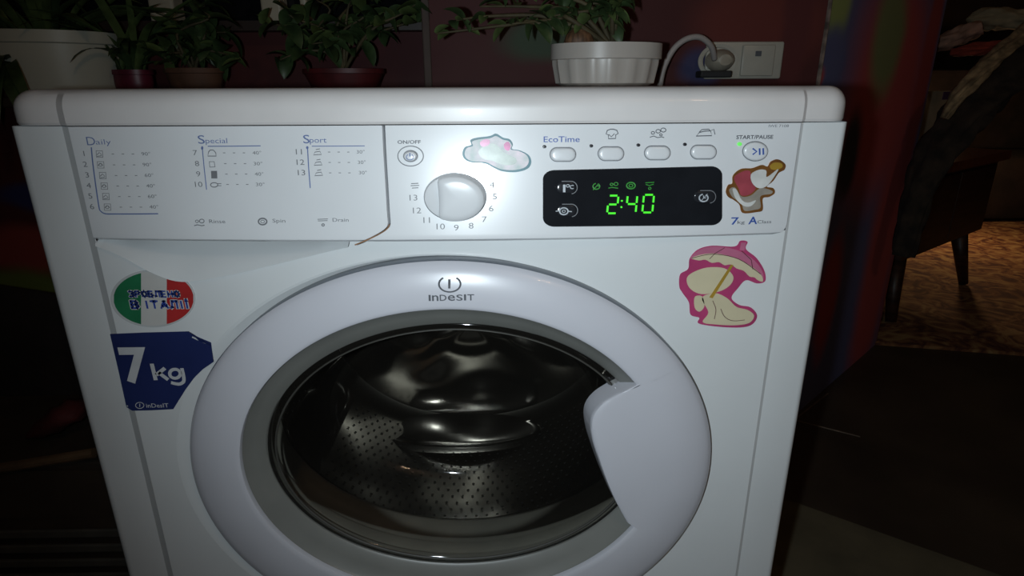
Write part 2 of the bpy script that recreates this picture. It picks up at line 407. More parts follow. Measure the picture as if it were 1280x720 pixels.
def dring(f, y):
    return [(x+(DX+.96*DA*math.cos(2*PI*i/128)-x)*f, y, z+(DZ+.96*DB*math.sin(2*PI*i/128)-z)*f) for i, (x, z) in enumerate(dish)]
mb.loft([dring(0, 0), dring(.15, .0008), dring(.5, .006), dring(1, .008)])
mb.build('front_plate', WHITE, wm, smooth=True, sharp=20)
# scoop: concave pocket behind the lower edge of the drawer
N = len(scoop); rows = []
for k in range(9):
    t = k/8
    row = []
    for i, (x, z) in enumerate(scoop):
        zz = z+(ztop+.004-z)*t
        depth = .042*math.sin(min(1, t*1.15)*PI/2)*min(1, (ztop-z)/.022)
        row.append((x, -.004*(1-t)**6+depth*t**.6, zz))
    rows.append(row)
mb = MB(); mb.loft(rows, False, flip=True); so = mb.build('drawer_grip_recess', WHITE, wm, smooth=True)
# --- control fascia and detergent drawer, bowed outwards
seam_px = [(479.5, 157), (481, 190), (483.5, 230), (485.5, 265), (486.5, 280), (483, 286), (474, 292), (460, 299), (443, 306)]
seam = [on(x, y, surf_panel) for x, y in smooth_open(seam_px, 5)]
def seam_x(z):
    if z >= seam[0].z: return seam[0].x
    for a, b in zip(seam, seam[1:]):
        if a.z >= z >= b.z: return a.x+(b.x-a.x)*(a.z-z)/max(1e-9, a.z-b.z)
    return seam[-1].x
zs = [ZT-.0004-(ZT-.0004-ZB)*k/44 for k in range(45)]
def panel(name, xl, xr, nc, parent):
    rings = []
    back = []
    for z in zs:
        l, r = xl(z), xr(z); rings.append([(l+(r-l)*i/nc, z) for i in range(nc+1)])
    lip = 0.004
    pts = []
    top = [(x, surf_panel(x, z)+.010, z) for x, z in rings[0]]
    pts.append(top)
    for row in rings:
        q = []
        for i, (x, z) in enumerate(row):
            e = 0
            d = (z-ZB)
            if d < lip: e = lip-math.sqrt(max(0, lip*lip-(lip-d)**2))
            q.append((x, surf_panel(x, z)+e, z))
        # side returns
        q = [(q[0][0], .006, q[0][2]), (q[0][0], q[0][1]+.0015, q[0][2])]+[(q[0][0]+.0006, q[0][1], q[0][2])]+q[1:-1]+[(q[-1][0]-.0006, q[-1][1], q[-1][2])]+[(q[-1][0], q[-1][1]+.0015, q[-1][2]), (q[-1][0], .006, q[-1][2])]
        pts.append(q)
    pts[0] = [(x, .006, z) for x, y, z in pts[1]]
    pts.append([(x, .012, z-.0005) for x, y, z in pts[-1]])
    mb = MB(); mb.loft(pts, False, flip=True)
    return mb.build(name, PLASTIC, parent, smooth=True, sharp=35)
def rnd_right(z):
    r = .012; d = z-ZB
    return GX-.007-(r-math.sqrt(max(0, r*r-(r-d)**2)) if d < r else 0)
drawer = panel('detergent_drawer', lambda z: -GX+.007, lambda z: seam_x(z)-.0009, 40, wm)
fascia = panel('control_fascia', lambda z: seam_x(z)+.0009, rnd_right, 48, wm)
# rust-brown line along the lower drawer joint
pr = Print(surf_panel, .0002); pr.stroke([(p[0]+.5, p[1]+.2) for p in smooth_open(seam_px[4:], 5)], 1.6); pr.build('rust_line', RUST, fascia)
# chassis strip behind the panels
MB().box((-GX+.006, .013, ZB+.004), (GX-.006, .03, ZT-.004)).build('panel_backing', DARK, wm)
# --- worktop
def top_half(ins, yo, xe=-GX-.0035, dp=.0075):
    s = [(-GX+.007, yo+ins), (xe, yo+ins+dp)]
    R = .028
    s += [(-HW-.002+R, yo+ins+dp+.0005)]
    for k in range(1, 8):
        t = k/7*PI/2; s.append((-HW-.002+R-(R-ins)*math.sin(t), yo+dp+.0005+R-(R-ins)*math.cos(t)))
    s += [(-HW-.002+ins, .54-ins)]
    return s
def top_section(ins, yo):
    s = top_half(ins, yo); s2 = top_half(ins, yo, -GX+.003, .003)
    # bowed front edge
    m = [(-GX+.007+(2*(GX-.007))*k/16, yo+ins-.0045*(1-((k-8)/8)**2)) for k in range(1, 16)]
    return [(wl(x), y) for x, y in reversed(s)] + m + [(wr(-x), y) for x, y in s2]
prof = [(0.001, ZT+.0006), (0, ZT+.003), (0, ZT+.014)]
for k in range(1, 9):
    t = k/8*PI/2; prof.append((.019*(1-math.cos(t)), ZT+.0145+.019*math.sin(t)))
rings = [[(x, y, z) for x, y in top_section(i, -.003)] for i, z in prof]
mb = MB(); mb.loft(rings, True, True, True); mb.build('worktop', TOPW, wm, smooth=True, sharp=22)
ZTOP = prof[-1][1]

# --- door
ci = (DX+.0015, .4545); IA, IB = .2325, .1845        # inner edge of white ring
CG = (DX+.0055, .4570); GA, GB = .2155, .1585  # glass edge
NT = 240
# handle bump: outline in photo pixels on the door face plane
hb = [atY(x, y, -.028) for x, y in smooth_open([(803, 479), (790, 484), (770, 494), (753, 505), (742, 518), (738.5, 532), (741, 552), (748, 575), (757, 600), (768, 625), (783, 652)], 6)]
hpol = sorted([(math.atan2((p.z-ci[1])/IB, (p.x-ci[0])/IA), math.hypot((p.z-ci[1])/IB, (p.x-ci[0])/IA)) for p in hb])
def in_r(t):
    t = (t+PI) % (2*PI)-PI
    if t <= hpol[0][0] or t >= hpol[-1][0]: return 1.0
    for (a, ra), (b, rb) in zip(hpol, hpol[1:]):
        if a <= t <= b: return min(1.0, ra+(rb-ra)*(t-a)/max(1e-9, b-a))
    return 1.0
base_t = [2*PI*i/NT for i in range(NT)]
extra = [a for a, _ in hpol]
ths = sorted(set([round(t % (2*PI), 5) for t in base_t+extra+[hpol[0][0]-.003, hpol[-1][0]+.003]]))
def ell(c, a, b, t, k=1.0): return (c[0]+a*k*math.cos(t), c[1]+b*k*math.sin(t))
co = (DX, DZ)
rings = []
def outer_ring(k, y): return [(*ell(co, DA, DB, t, k)[:1], y, ell(co, DA, DB, t, k)[1]) for t in ths]
def mix_ring(f, y0):          # between outer ring (.965) and inner boundary
    o = []
    for t in ths:
        a = ell(co, DA, DB, t, .962); b = ell(ci, IA, IB, t, in_r(t))
        b1 = ell(ci, IA, IB, t, 1.0)
        full = math.hypot(b1[0]-a[0], b1[1]-a[1]); s_ = math.hypot(b[0]-a[0], b[1]-a[1])*f/full
        s_ = min(s_, .8)/.8
        yy = -.0225-.0065*(1-(1-s_)**2)+y0
        o.append((a[0]+(b[0]-a[0])*f, yy, a[1]+(b[1]-a[1])*f))
    return o
door = bpy.data.objects.new('door', None); COL.objects.link(door); door.parent = wm; door.location = Vector((DX, 0, DZ))-wm.location
rings = [outer_ring(.985, .008), outer_ring(1.0, .002), outer_ring(1.0, -.013), outer_ring(.996, -.0155)]
mb = MB(); mb.loft(rings, True, flip=False); mb.build('door_rim', RIMG, door, smooth=True, sharp=40)
rings = [outer_ring(.996, -.0155), outer_ring(.988, -.0185), outer_ring(.977, -.0205), mix_ring(0, 0)]
for f, e in ((.08, 0), (.18, 0), (.3, 0), (.45, 0), (.6, 0), (.75, 0), (.88, 0), (.95, .0003), (.985, .0013), (1.0, .0035)): rings.append(mix_ring(f, e))
# side wall of the handle, going in
def wall_ring(y, k):
    o = []
    for t in ths:
        r = in_r(t); b = ell(ci, IA, IB, t, r if r > .999 else r*k); o.append((b[0], y, b[1]))
    return o
rings += [wall_ring(-.022, .998), wall_ring(-.012, .985), wall_ring(.004, .975)]
mb = MB(); mb.loft(rings, True); mb.build('door_ring', DOORW, door, smooth=True, sharp=38)
def bevel(f, y):
    o = []
    for i in range(160):
        t = 2*PI*i/160; a = ell(ci, IA, IB, t, 1.0); b = ell(CG, GA, GB, t)
        o.append((a[0]+(b[0]-a[0])*f, y, a[1]+(b[1]-a[1])*f))
    return o
mb = MB(); mb.loft([bevel(0, -.0225), bevel(.06, -.0205), bevel(.5, -.014), bevel(.92, -.008), bevel(1.0, -.006), bevel(1.0, .010)], True)
mb.build('inner_bezel', GREY, door, smooth=True, sharp=40)
GS = GA/GB
bowl = [(GB*1.0, -.004), (GB*.985, -.0055), (GB*.955, -.0055), (GB*.94, -.001), (GB*.93, .026), (GB*.90, .05), (GB*.87, .075), (GB*.84, .095), (GB*.79, .112), (GB*.70, .122), (GB*.55, .128), (GB*.35, .131), (GB*.15, .1325), (GB*.02, .133)]
mb = MB(); mb.loft(lathe_y(bowl, CG[0], CG[1], GS, 128), True, False, True); mb.build('glass_bowl', GLASS, door, smooth=True)
mb = MB(); mb.loft(lathe_y([(GB*.962, -.0045), (GB*.959, -.0066), (GB*.953, -.0066), (GB*.950, -.0045)], CG[0], CG[1], GS, 128), True)
mb.build('glass_seal_ring', mat('seal_dark', (0.05, 0.048, 0.042), 0.5), door, smooth=True)
# logo
def surf_ring(x, z): return -.0291
pr = Print(surf_ring, .0004)
pr.ell(562, 355, 13.5, 9.8, 2.0, 128, 412, 40); pr.stroke([(561.5, 349), (561.5, 360.5)], 2.6)
x = 536.0
for ch, wd, big in (('I', 2.6, 1), ('n', 8, 1.36), ('D', 8.5, 1), ('e', 9, 1.36), ('S', 8, 1), ('I', 2.6, 1), ('T', 8.5, 1)):
    pr.text(ch, x+wd/2, 376-.016*(x-536), 7.6, w=wd, bold=.012, ysc=big*(.97 if ch == 'S' else 1)); x += wd+1.6
pr.build('brand_lettering', GREYT, door, label='dark grey INDESIT lettering with power-ring emblem')

# --- gasket and drum behind the glass
DCX, DCZ, DR, DS = DX, .455, .212, 1.30
mb = MB(); mb.loft(lathe_y([(GB, -.003), (GB*1.02, .005), (.172, .02), (.178, .035), (.172, .045), (.184, .055), (.176, .07), (.172, .085), (.178, .098), (.182, .10)], CG[0], CG[1], GS, 96), True)
mb.build('door_gasket', RUBBER, wm, smooth=True)
drum = bpy.data.objects.new('drum', None); COL.objects.link(drum); drum.parent = wm; drum.location = Vector((DCX, .25, DCZ))-wm.location
YB = .40
mb = MB(); mb.loft(lathe_y([(.178, .100), (.184, .098), (.200, .104), (DR, .118), (DR, .20), (DR, .29), (DR, YB-.03), (DR*.97, YB-.012), (DR*.90, YB)], DCX, DCZ, DS, 120), True)
mb.build('drum_shell', mat('drum_shell_steel', (0.115, 0.11, 0.10), 0.27, metal=1.0, var=0.12, scale=9, bump=0.05, bscale=90), drum, smooth=True, sharp=50)
# embossed back wall: centre boss, three raised arms
rings = []
for k in range(40):
    r = DR*.90*(1-k/39*.995); ring = []
    for i in range(120):
        t = 2*PI*i/120; q = r/(DR*.9)
        arm = max(0, math.cos(3*(t-PI/2)))**2
        y = YB
        y -= .016*arm*math.exp(-((q-.5)/.3)**2); y += .010*math.cos(5*t+1)*math.exp(-((q-.75)/.2)**2)
        y -= .012*(1/(1+math.exp((q-.28)*30)))
        ring.append((DCX+DS*r*math.cos(t), y, DCZ+r*math.sin(t)))
    rings.append(ring)
mb = MB(); mb.loft(rings, True, False, True); mb.build('drum_back', STEEL, drum, smooth=True)
# three lifters
for ang in (-150, 90, -22):
    a = math.radians(ang); rings = []
    for k in range(13):
        y = .135+k/12*(YB-.17); h = .040*math.sin(PI*min(1, max(0.02, (k+.4)/12.8)))**.6; wd = .34
        ring = []
        for j in range(13):
            s = (j/12-.5)*2; t = a+s*wd*.5; rr = DR-.001-h*math.cos(s*PI/2)**1.3
            ring.append((DCX+DS*rr*math.cos(t), y, DCZ+rr*math.sin(t)))
        rings.append(ring)
    mb = MB(); mb.loft(rings, False, flip=True); mb.build('lifter', STEEL2, drum, smooth=True)
# added lens-shaped polished plate, shaping a highlight low at the back of the drum
LC = (atY(572, 537, .345)); rings = []
for k, hh in ((1.0, -.012), (1.0, 0), (.97, .003), (.90, .001), (.5, -.006), (.02, -.008)):
    ring = []
    for i in range(64):
        t = 2*PI*i/64; ring.append((LC.x+.150*k*math.cos(t), .345+(.055*k*math.sin(t)), LC.z+hh-.012*math.cos(t)**2*0))
    rings.append(ring)
mb = MB(); mb.loft(rings, True, True, True); mb.build('highlight_plate', STEEL2, drum, smooth=True, sharp=60)
# perforations
mb = MB()
for row in range(16):
    y = .13+row*.0155
    for k in range(110):
        t = 2*PI*(k+.5*(row % 2))/110
        if any(abs((math.degrees(t)-c+180) % 360-180) < 11 for c in (-150, 90, -22)): continue
        rr = DR-.0012; tx = Vector((-DS*math.sin(t), 0, math.cos(t))).normalized(); ty = Vector((0, 1, 0)); c = Vector((DCX+DS*rr*math.cos(t), y, DCZ+rr*math.sin(t)))
        mb.add([c+(tx*math.cos(2*PI*j/6)+ty*math.sin(2*PI*j/6))*.0022 for j in range(6)], [tuple(range(6))])
mb.build('drum_holes', DARK, drum, kind='stuff')

# --- fascia prints, dial, buttons, display
PB = dict(parent=fascia)
gp = Print(surf_panel); bpn = Print(surf_panel)
gp.text('ON/OFF', 511.5, 179.5, 4.2, w=29, bold=.02); gp.build('power_text', GREYT, fascia); gp = Print(surf_panel)
nums = [('4', 615, 234.5), ('5', 618.5, 249), ('6', 614, 264), ('7', 605.5, 277.5), ('8', 589, 285.5), ('9', 570.5, 288), ('10', 551, 286.5), ('11', 533.5, 278.5), ('12', 521.5, 266.5), ('13', 517, 250.5)]
dn = Print(surf_panel)
for s, x, y in nums: dn.text(s, x, y, 7.2, bold=-.004)
dn.stroke([(514, 229.5), (523, 229)], 1); dn.stroke([(513.5, 232), (524, 231.7)], 1); dn.stroke([(515, 235), (523, 234.6)], 1)
dn.stroke([(597, 222), (603, 218)], .8)
dn.build('dial_numbers', GREYL, fascia)
gp.text('START/PAUSE', 943, 173.5, 4.6, w=46, bold=.022); gp.build('start_text', GREYT, fascia); gp = Print(surf_panel)
gp.text('IWE 7108', 973, 159, 3.4, w=25); gp.build('model_text', GREYL, fascia); gp = Print(surf_panel)
gp.text('kg', 926, 279.5, 4.0, w=9); gp.text('Class', 955, 279, 4.0, w=17); gp.build('class_text', GREYT, fascia); gp = Print(surf_panel)
bpn.text('EcoTime', 702, 177.5, 7.2, w=45, bold=.004); bpn.build('eco_text', BLUET, fascia); bpn = Print(surf_panel)
bpn.text('7', 918, 280.5, 9, w=9.5, bold=.012); bpn.text('A', 940.5, 279.8, 9, w=11, bold=.02)
# function symbols
gp.stroke([(759, 163), (763, 161.5), (767, 161.5), (771, 163), (772.5, 167), (769.5, 168.5), (769.5, 173), (760.5, 173.3), (760.5, 168.5), (757.5, 167.5)], 1.2, True)
gp.stroke([(761, 168), (764, 171), (768, 167)], 1.0); gp.build('shirt_symbol', GREYT, fascia); gp = Print(surf_panel)
for c in ((816, 166, 2.1), (822.5, 164, 2.8), (829, 162.5, 3.2), (826, 168.5, 1.6)): gp.ell(c[0], c[1], c[2], c[2]*.8, 1.0, n=14)
gp.stroke([(812, 171.5), (817, 170), (822, 172), (827, 171), (830, 172)], 1.0); gp.build('bubbles_symbol', GREYT, fascia); gp = Print(surf_panel)
gp.stroke([(870, 170), (874, 165.5), (880, 164), (888, 163.5), (889.5, 169.5)], 1.2, True); gp.stroke([(874, 165), (877, 162), (886, 161.5), (888, 164)], 1.1); gp.stroke([(889, 163), (892, 161.5), (893.5, 168)], .9)
gp.build('iron_symbol', GREYT, fascia); bpn.build('capacity_text', BLUET, fascia)

def relief(name, cx, cy, rx, ry, h, m, parent, rnd=.35, shape='ell', n=40, inset=0.0, surf=surf_panel, label=None):
    out = []
    for i in range(n):
        t = 2*PI*i/n; c, s = math.cos(t), math.sin(t)
        if shape == 'pill':
            f = rx-ry; xx = (f if c > 0 else -f)+ry*c if abs(c) > 1e-6 else 0; out.append((xx/rx, s))
        else: out.append((c, s))
    rings = []
    for k, l in ((1.0, .0), (1.0, h*.55), (.95, h*.85), (1-rnd*.5, h), (1-rnd, h*1.04), (.3, h*1.08), (.02, h*1.09)):
        ring = []
        for a, b in out:
            q = on(cx+a*rx*k, cy-b*ry*k, surf); ring.append((q.x, q.y-l-inset, q.z))
        rings.append(ring)
    mb = MB(); mb.loft(rings, True, False, True, flip=False)
    return mb.build(name, m, parent, smooth=True, sharp=50, label=label)
def pill_pts(cx, cy, rx, ry, n=32):
    o = []
    for i in range(n):
        t = 2*PI*(i+.5)/n; c, s = math.cos(t), math.sin(t); f = rx-ry
        o.append((cx+(f if c > 0 else -f)+ry*c, cy-s*ry))
    return o
for (x, y) in ((703.5, 193), (763.5, 192), (821.5, 191), (879, 190)):
    b = relief('option_button', x, y, 15.6, 8.2, .0035, PLASTIC, fascia, shape='pill')
    pr = Print(surf_panel, .0006); pr.stroke(pill_pts(x, y, 16.2, 8.8), 1.1, True); pr.build('button_outline', GREYL, b)
for (x, y) in ((680.5, 183.3), (739, 182.3), (797.8, 181.3), (856, 180.4)):
    relief('indicator_light', x, y, 2.5, 2.1, .0008, LEDD, fascia, n=14)
relief('indicator_light', 924.3, 180, 3.0, 2.4, .001, LEDG, fascia, n=14, label='small lit green indicator')
b = relief('start_button', 943.7, 189, 15.2, 11.6, .0035, PLASTIC, fascia)
pr = Print(surf_panel, .0006); pr.ell(943.7, 189, 15.8, 12.2, 1.1); pr.build('button_outline', GREYL, b)
pr = Print(surf_panel, .0046); pr.stroke([(938.5, 185), (943.5, 188.8), (938.5, 192.6)], 1.8); pr.stroke([(947, 184.8), (947.3, 193)], 2.0); pr.stroke([(951.5, 184.6), (951.8, 192.8)], 2.0)
pr.build('start_symbol', BLUET, b)
b = relief('power_button', 513.3, 195, 8.0, 6.2, .004, PLASTIC, fascia)
pr = Print(surf_panel, .0006); pr.ell(513.3, 195, 16, 12.5, 1.2); pr.ell(513.3, 195, 8.6, 6.8, 1.6); pr.build('button_outline', GREYL, b)
pr = Print(surf_panel, .0052); pr.stroke([(513.3, 190.5), (513.3, 195)], 1.4); pr.ell(513.3, 195.5, 4.4, 3.5, .9, 120, 420, 20); pr.build('power_symbol', BLUEL, b)

# dial with a wide grip: low crescent on the left, raised grip to the right
dial = bpy.data.objects.new('program_dial', None); COL.objects.link(dial); dial.parent = wm
DC = on(569, 246, surf_panel); dial.location = DC-wm.location
RZ = (on(569, 217, surf_panel)-on(569, 275, surf_panel)).length/2; RX = (on(607, 246, surf_panel).x-on(531, 246, surf_panel).x)/2
def dpt(a, b, h): return (DC.x+RX*a, DC.y-h, DC.z+RZ*b)
mb = MB(); mb.loft([[dpt(k*math.cos(2*PI*i/64), k*math.sin(2*PI*i/64), h) for i in range(64)] for k, h in ((1.02, -.004), (1.0, .004), (.97, .0065), (.8, .0075), (.02, .008))], True, False, True)
mb.build('dial_base', PLASTIC, dial, smooth=True, sharp=50)
out = []
xc = -.52
a0 = math.acos(xc)
for i in range(49):
    t = -a0*.985+(2*a0*.985)*i/48; out.append((math.cos(t)*.985, math.sin(t)*.985))
for i in range(1, 12): 
    s = 1-i/12*2; out.append((xc+.04*(1-s*s)-.02, math.sin(a0)*.97*s))
cx = .2
mb = MB(); mb.loft([[dpt(cx+(a-cx)*k, b*k, h) for a, b in out] for k, h in ((1.0, .005), (.995, .011), (.975, .0135), (.93, .0150), (.7, .0160), (.35, .0165), (.02, .0166))], True, False, True)
mb.build('dial_grip', PLASTIC, dial, smooth=True, sharp=50)
pr = Print(surf_panel, .0006); pr.ell(569, 246, 38.6, 29.4, 1.3, n=64); pr.build('dial_outline', GREYL, dial)

# display window
q = [(679, 212.8), (902, 207.3), (903, 281.5), (679, 283.5)]
def disp_pts(ins):
    o = []
    r = 14
    x0, x1 = 678.5+ins, 902.5-ins
    for cx, cy, a0 in ((x1-r, 0, 0), (x0+r, 0, 90), (x0+r, 1, 180), (x1-r, 1, 270)):
        for k in range(8):
            t = math.radians(a0+k*90/7); X = cx+r*math.cos(t)
            f = (X-679)/223; yt = 212.8-5.5*f+ins*.8; yb = 283.5-2.0*f-ins*.8
            o.append((X, (yt+r*.8-r*.8*math.sin(t)) if cy == 0 else (yb-r*.8-r*.8*math.sin(t))))
    return o
rings = []
for ins, h in ((0, 0), (.3, .0012), (1.2, .0018)):
    rings.append([Vector((p.x, p.y-h, p.z)) for p in (on(x, y, surf_panel) for x, y in disp_pts(ins))])
mb = MB(); mb.loft(rings, True)
inner = rings[-1]; fl, tr = tess([[(p.x, p.z) for p in inner]]); mb.add(inner, face_front(inner, tr))
disp = mb.build('display', BLACKG, wm, smooth=True, sharp=30, label='black glossy display window showing 2:40')
def seg(pr, cx, cy, w, h, on_, th=1.9):
    x0, x1, yt, ym, yb = cx-w/2, cx+w/2, cy-h/2, cy, cy+h/2; g = 1.4
    S = dict(a=((x0+g, yt), (x1-g, yt)), b=((x1, yt+g), (x1, ym-g)), c=((x1, ym+g), (x1, yb-g)), d=((x0+g, yb), (x1-g, yb)), e=((x0, ym+g), (x0, yb-g)), f=((x0, yt+g), (x0, ym-g)), g=((x0+g, ym), (x1-g, ym)))
    for k in on_:
        (ax, ay), (bx, by) = S[k]; sh = lambda X, Y: (X-(Y-cy)*.10, Y)
        pr.stroke([sh(ax, ay), sh(bx, by)], th*1.25)
pr = Print(surf_panel, .0024)
seg(pr, 765.5, 255, 12, 22, 'abged'); seg(pr, 789, 254.5, 12, 22, 'fgbc'); seg(pr, 809.5, 254, 12.5, 22, 'abcdef')
pr.disc(776.8, 250.5, 1.3, 1.1); pr.disc(776.2, 258.3, 1.3, 1.1)
pr.build('time_digits', DIGIT, disp, label='glowing green digits 2:40')
pr = Print(surf_panel, .0024)
pr.ell(745, 232.5, 4.2, 3.6, 1.3, 100, 400); pr.stroke([(741, 237), (748, 229)], 1.1); pr.stroke([(745, 232), (749, 232)], 1)
pr.ell(764, 230, 1.8, 1.5, 1, n=12); pr.ell(769.5, 229.5, 2.5, 2, 1, n=12); pr.stroke([(760, 234.6), (765, 233.8), (772, 234.8)], 1.1)
pr.ell(788, 231.5, 5.3, 4, 1.5); pr.ell(788, 231.5, 2.4, 1.8, 1)
pr.stroke([(806, 228), (817, 227.4)], 1); pr.stroke([(806.5, 230), (811, 231.5), (816.5, 229.6)], 1); pr.ell(811.5, 235, 1.6, 1.4, 1, n=10)
pr.build('phase_symbols', DIGITD, disp)
DBTN = mat('display_button', (0.02, 0.021, 0.025), 0.15)
for (x, y, kind) in ((707, 234, 't'), (707.5, 262.5, 's'), (879.5, 245.5, 'c')):
    b = relief('display_button', x, y, 13 if kind != 'c' else 14, 7.4, .0035, DBTN, disp, shape='pill')
    pr = Print(surf_panel, .0062)
    if kind == 't': pr.stroke([(704.5, 229.5), (704.5, 239)], 3.0); pr.ell(709, 231, 2, 1.6, 1, n=10); pr.ell(714.5, 232.5, 2.6, 2.1, 1, 50, 310, 12)
    if kind == 's': pr.ell(704, 262.5, 5.2, 4.2, 1.6); pr.ell(704, 262.5, 2, 1.6, .9, n=10); pr.stroke([(709.5, 262.5), (714, 263)], 1.2); pr.stroke([(694, 262.5), (698, 262)], 1.2)
    if kind == 'c': pr.ell(877, 246, 5.4, 4.5, 1.7, 100, 420); pr.stroke([(877, 243), (877, 246.3), (880, 246)], 1.2); pr.stroke([(873, 250.5), (882, 241)], .8)
    pr.build('button_symbol', PRW, b)
    pr = Print(surf_panel, .0022); pr.stroke(pill_pts(x+1, y, 13.2, 7.8)[24:]+pill_pts(x+1, y, 13.2, 7.8)[:9], 1.0); pr.build('button_edge', GREYL, b)

# --- drawer prints
bl = Print(surf_panel); gr = Print(surf_panel)
bl.text('D', 115, 181.5, 10.5, w=10.5, bold=-.006); bl.text('aily', 130, 180.5, 6.6, w=19, bold=-.008)
bl2 = Print(surf_panel); bl3 = Print(surf_panel)
bl2.text('S', 252.5, 179.5, 10.5, w=8.5); bl2.text('pecial', 271, 179, 6.6, w=27, bold=-.004)
bl3.text('S', 383.5, 179, 10.5, w=8, bold=.004); bl3.text('port', 398, 178.3, 6.8, w=21)
bl.stroke(smooth_open([(114.5, 184), (116.5, 205), (120.5, 235), (124, 258), (126, 263.5), (132, 267), (145, 267.3), (170, 267.3), (198, 267)], 4), 1.5)
bl2.stroke([(253, 184), (255.5, 210), (258.5, 237)], 1.1); bl2.stroke([(260, 182.8), (290, 182.7), (326, 182.2)], 1.1); bl2.disc(253, 185, 1.5, 2.5, 8)
bl3.stroke([(384.5, 183.5), (386, 210), (388, 235)], 1.3); bl3.stroke([(390, 182.7), (420, 182.6), (456, 182.3)], 1.0); bl3.disc(384.3, 184.5, 1.6, 2, 8)
for q_ in (bl, bl2, bl3): q_.build('program_heading', BLUEL, drawer)
rows1 = [('1', 106, 192.5, '90°'), ('2', 107.5, 206, '90°'), ('3', 110, 219.3, '60°'), ('4', 112, 232.5, '40°'), ('5', 114, 245.6, '60°'), ('6', 116, 258.8, '40°')]
for i, (s, x, y, tmp) in enumerate(rows1):
    gr.text(s, x, y+2.5, 6.5, bold=-.004)
    gr.text(tmp, x+77, y+1.8, 4.2, w=11)
    for k in range(3): gr.stroke([(x+34+k*12.5, y), (x+37+k*12.5, y)], .8)
    cx = x+18.5; gr.stroke([(cx-4, y-4), (cx+4, y-4), (cx+4.5, y+4), (cx-3.5, y+4)], .8, True); gr.stroke([(cx-3, y+1), (cx, y-2), (cx+3, y+1)], .8)
    if i % 2: gr.ell(cx, y, 2.3, 1.8, .7, n=10)
    else: gr.stroke([(cx-3, y+3), (cx+3, y+2)], .8)
    gr.build('program_row', GREYL, drawer); gr = Print(surf_panel)
for i, (s, x, y, tmp) in enumerate([('7', 244.5, 191, '40°'), ('8', 247, 204.5, '30°'), ('9', 248.5, 217.5, '40°'), ('10', 249, 230.5, '30°')]):
    gr.text(s, x, y+3, 6.5, bold=-.004); gr.text(tmp, 321.5+i*1.4, y+2, 4.2, w=11)
    for k in range(3): gr.stroke([(279+i*1.4+k*12.3, y), (282+i*1.4+k*12.3, y)], .8)
    if i == 0: gr.stroke([(260, 195), (261, 190), (263, 187.5), (267, 187.5), (270, 191), (270.5, 195)], 1.1, True)
    if i == 1: gr.stroke([(262, 202), (268, 202), (269, 208.5), (262.5, 208.8)], 1, True)
    if i == 2: gr.fill([(264, 213.5), (271.5, 213.5), (272, 223), (264.5, 223)])
    if i == 3: gr.ell(268, 231, 4.5, 2.8, 1.1); gr.stroke([(272, 229.5), (277, 229.3)], .8); gr.stroke([(272, 232), (277, 232)], .8)
    gr.build('program_row', GREYL, drawer); gr = Print(surf_panel)
for i, (s, x, y) in enumerate([('11', 374, 190), ('12', 376, 203), ('13', 377.3, 216)]):
    gr.text(s, x, y+3, 6.8, bold=0); gr.text('30°', 451+i*1.4, y+1.8, 4.2, w=10)
    for k in range(3): gr.stroke([(410+i*.7+k*12, y), (413+i*.7+k*12, y)], .8)
    cx = 397+i*.8; gr.stroke([(cx-5, y+3.5), (cx+5, y+3), (cx+3, y-1), (cx-3, y)], 1.0, True); gr.stroke([(cx-2, y-3), (cx+3, y-4)], .9)
    gr.build('program_row', GREYL, drawer); gr = Print(surf_panel)
# rinse, spin, drain
gr.ell(246.5, 276.5, 2, 1.6, .9, n=10); gr.ell(252.5, 276.2, 3, 2.4, 1, n=12); gr.stroke([(243, 282), (247, 280.8), (252, 282), (256, 281.5)], 1.1)
gr.text('Rinse', 272, 278.8, 4.6, w=20); gr.build('rinse_print', GREYL, drawer); gr = Print(surf_panel); gr.ell(328.5, 276.8, 5.2, 4, 1.8); gr.ell(328.5, 276.8, 2.4, 1.7, .8)
gr.text('Spin', 349, 278, 4.6, w=16); gr.build('spin_print', GREYL, drawer); gr = Print(surf_panel)
gr.stroke([(397, 274), (410, 273.5)], .9); gr.stroke([(397.5, 276), (409.5, 275.6)], .9); gr.ell(404, 281, 1.6, 1.4, 1.3, n=10); gr.text('Drain', 426, 277, 4.6, w=20)
gr.build('drain_print', GREYL, drawer)

# --- stickers
def sticker(name, px, h, m, parent, surf, label=None, k=5, lift=.0003):
    pts = smooth_closed(px, k) if k else px
    P = [on(x, y, surf) for x, y in pts]
    r0_ = [Vector((p.x, p.y-lift+.0003, p.z)) for p in P]
    c = sum(P, Vector())/len(P)
    r1 = [Vector((p.x, p.y-lift-h, p.z)) for p in P]
    mb = MB(); mb.loft([r0_, r1], True); fl, tr = tess([[(p.x, p.z) for p in r1]]); mb.add(r1, face_front(r1, tr))
    v = mb.v; mb.f = [q for q in mb.f]
    return mb.build(name, m, parent, label=label)
PINK = mat('sticker_pink', (0.42, 0.05, 0.15), 0.35, var=0.12); CREAM = mat('sticker_cream', (0.60, 0.53, 0.36), 0.4, var=0.04)
ROSE = mat('sticker_rose', (0.48, 0.14, 0.24), 0.35, var=0.1); GOLDP = mat('sticker_gold', (0.36, 0.22, 0.03), 0.4); LINE = mat('sticker_line', (0.10, 0.03, 0.04), 0.5)
ps = sticker('parasol_sticker', [(849, 358), (850, 343), (860, 336), (862, 323), (872, 312), (890, 307), (918, 308), (925, 301), (934, 302), (932, 311), (945, 322), (955, 338), (956, 351), (946, 354), (932, 350), (922, 360), (914, 372), (924, 381), (938, 384), (946, 394), (940, 405), (925, 409), (897, 408), (873, 404), (874, 397), (863, 393), (861, 378), (853, 366)], .0006, PINK, wm, surf_plate, 'pink die-cut sticker with cream-edged parasol')
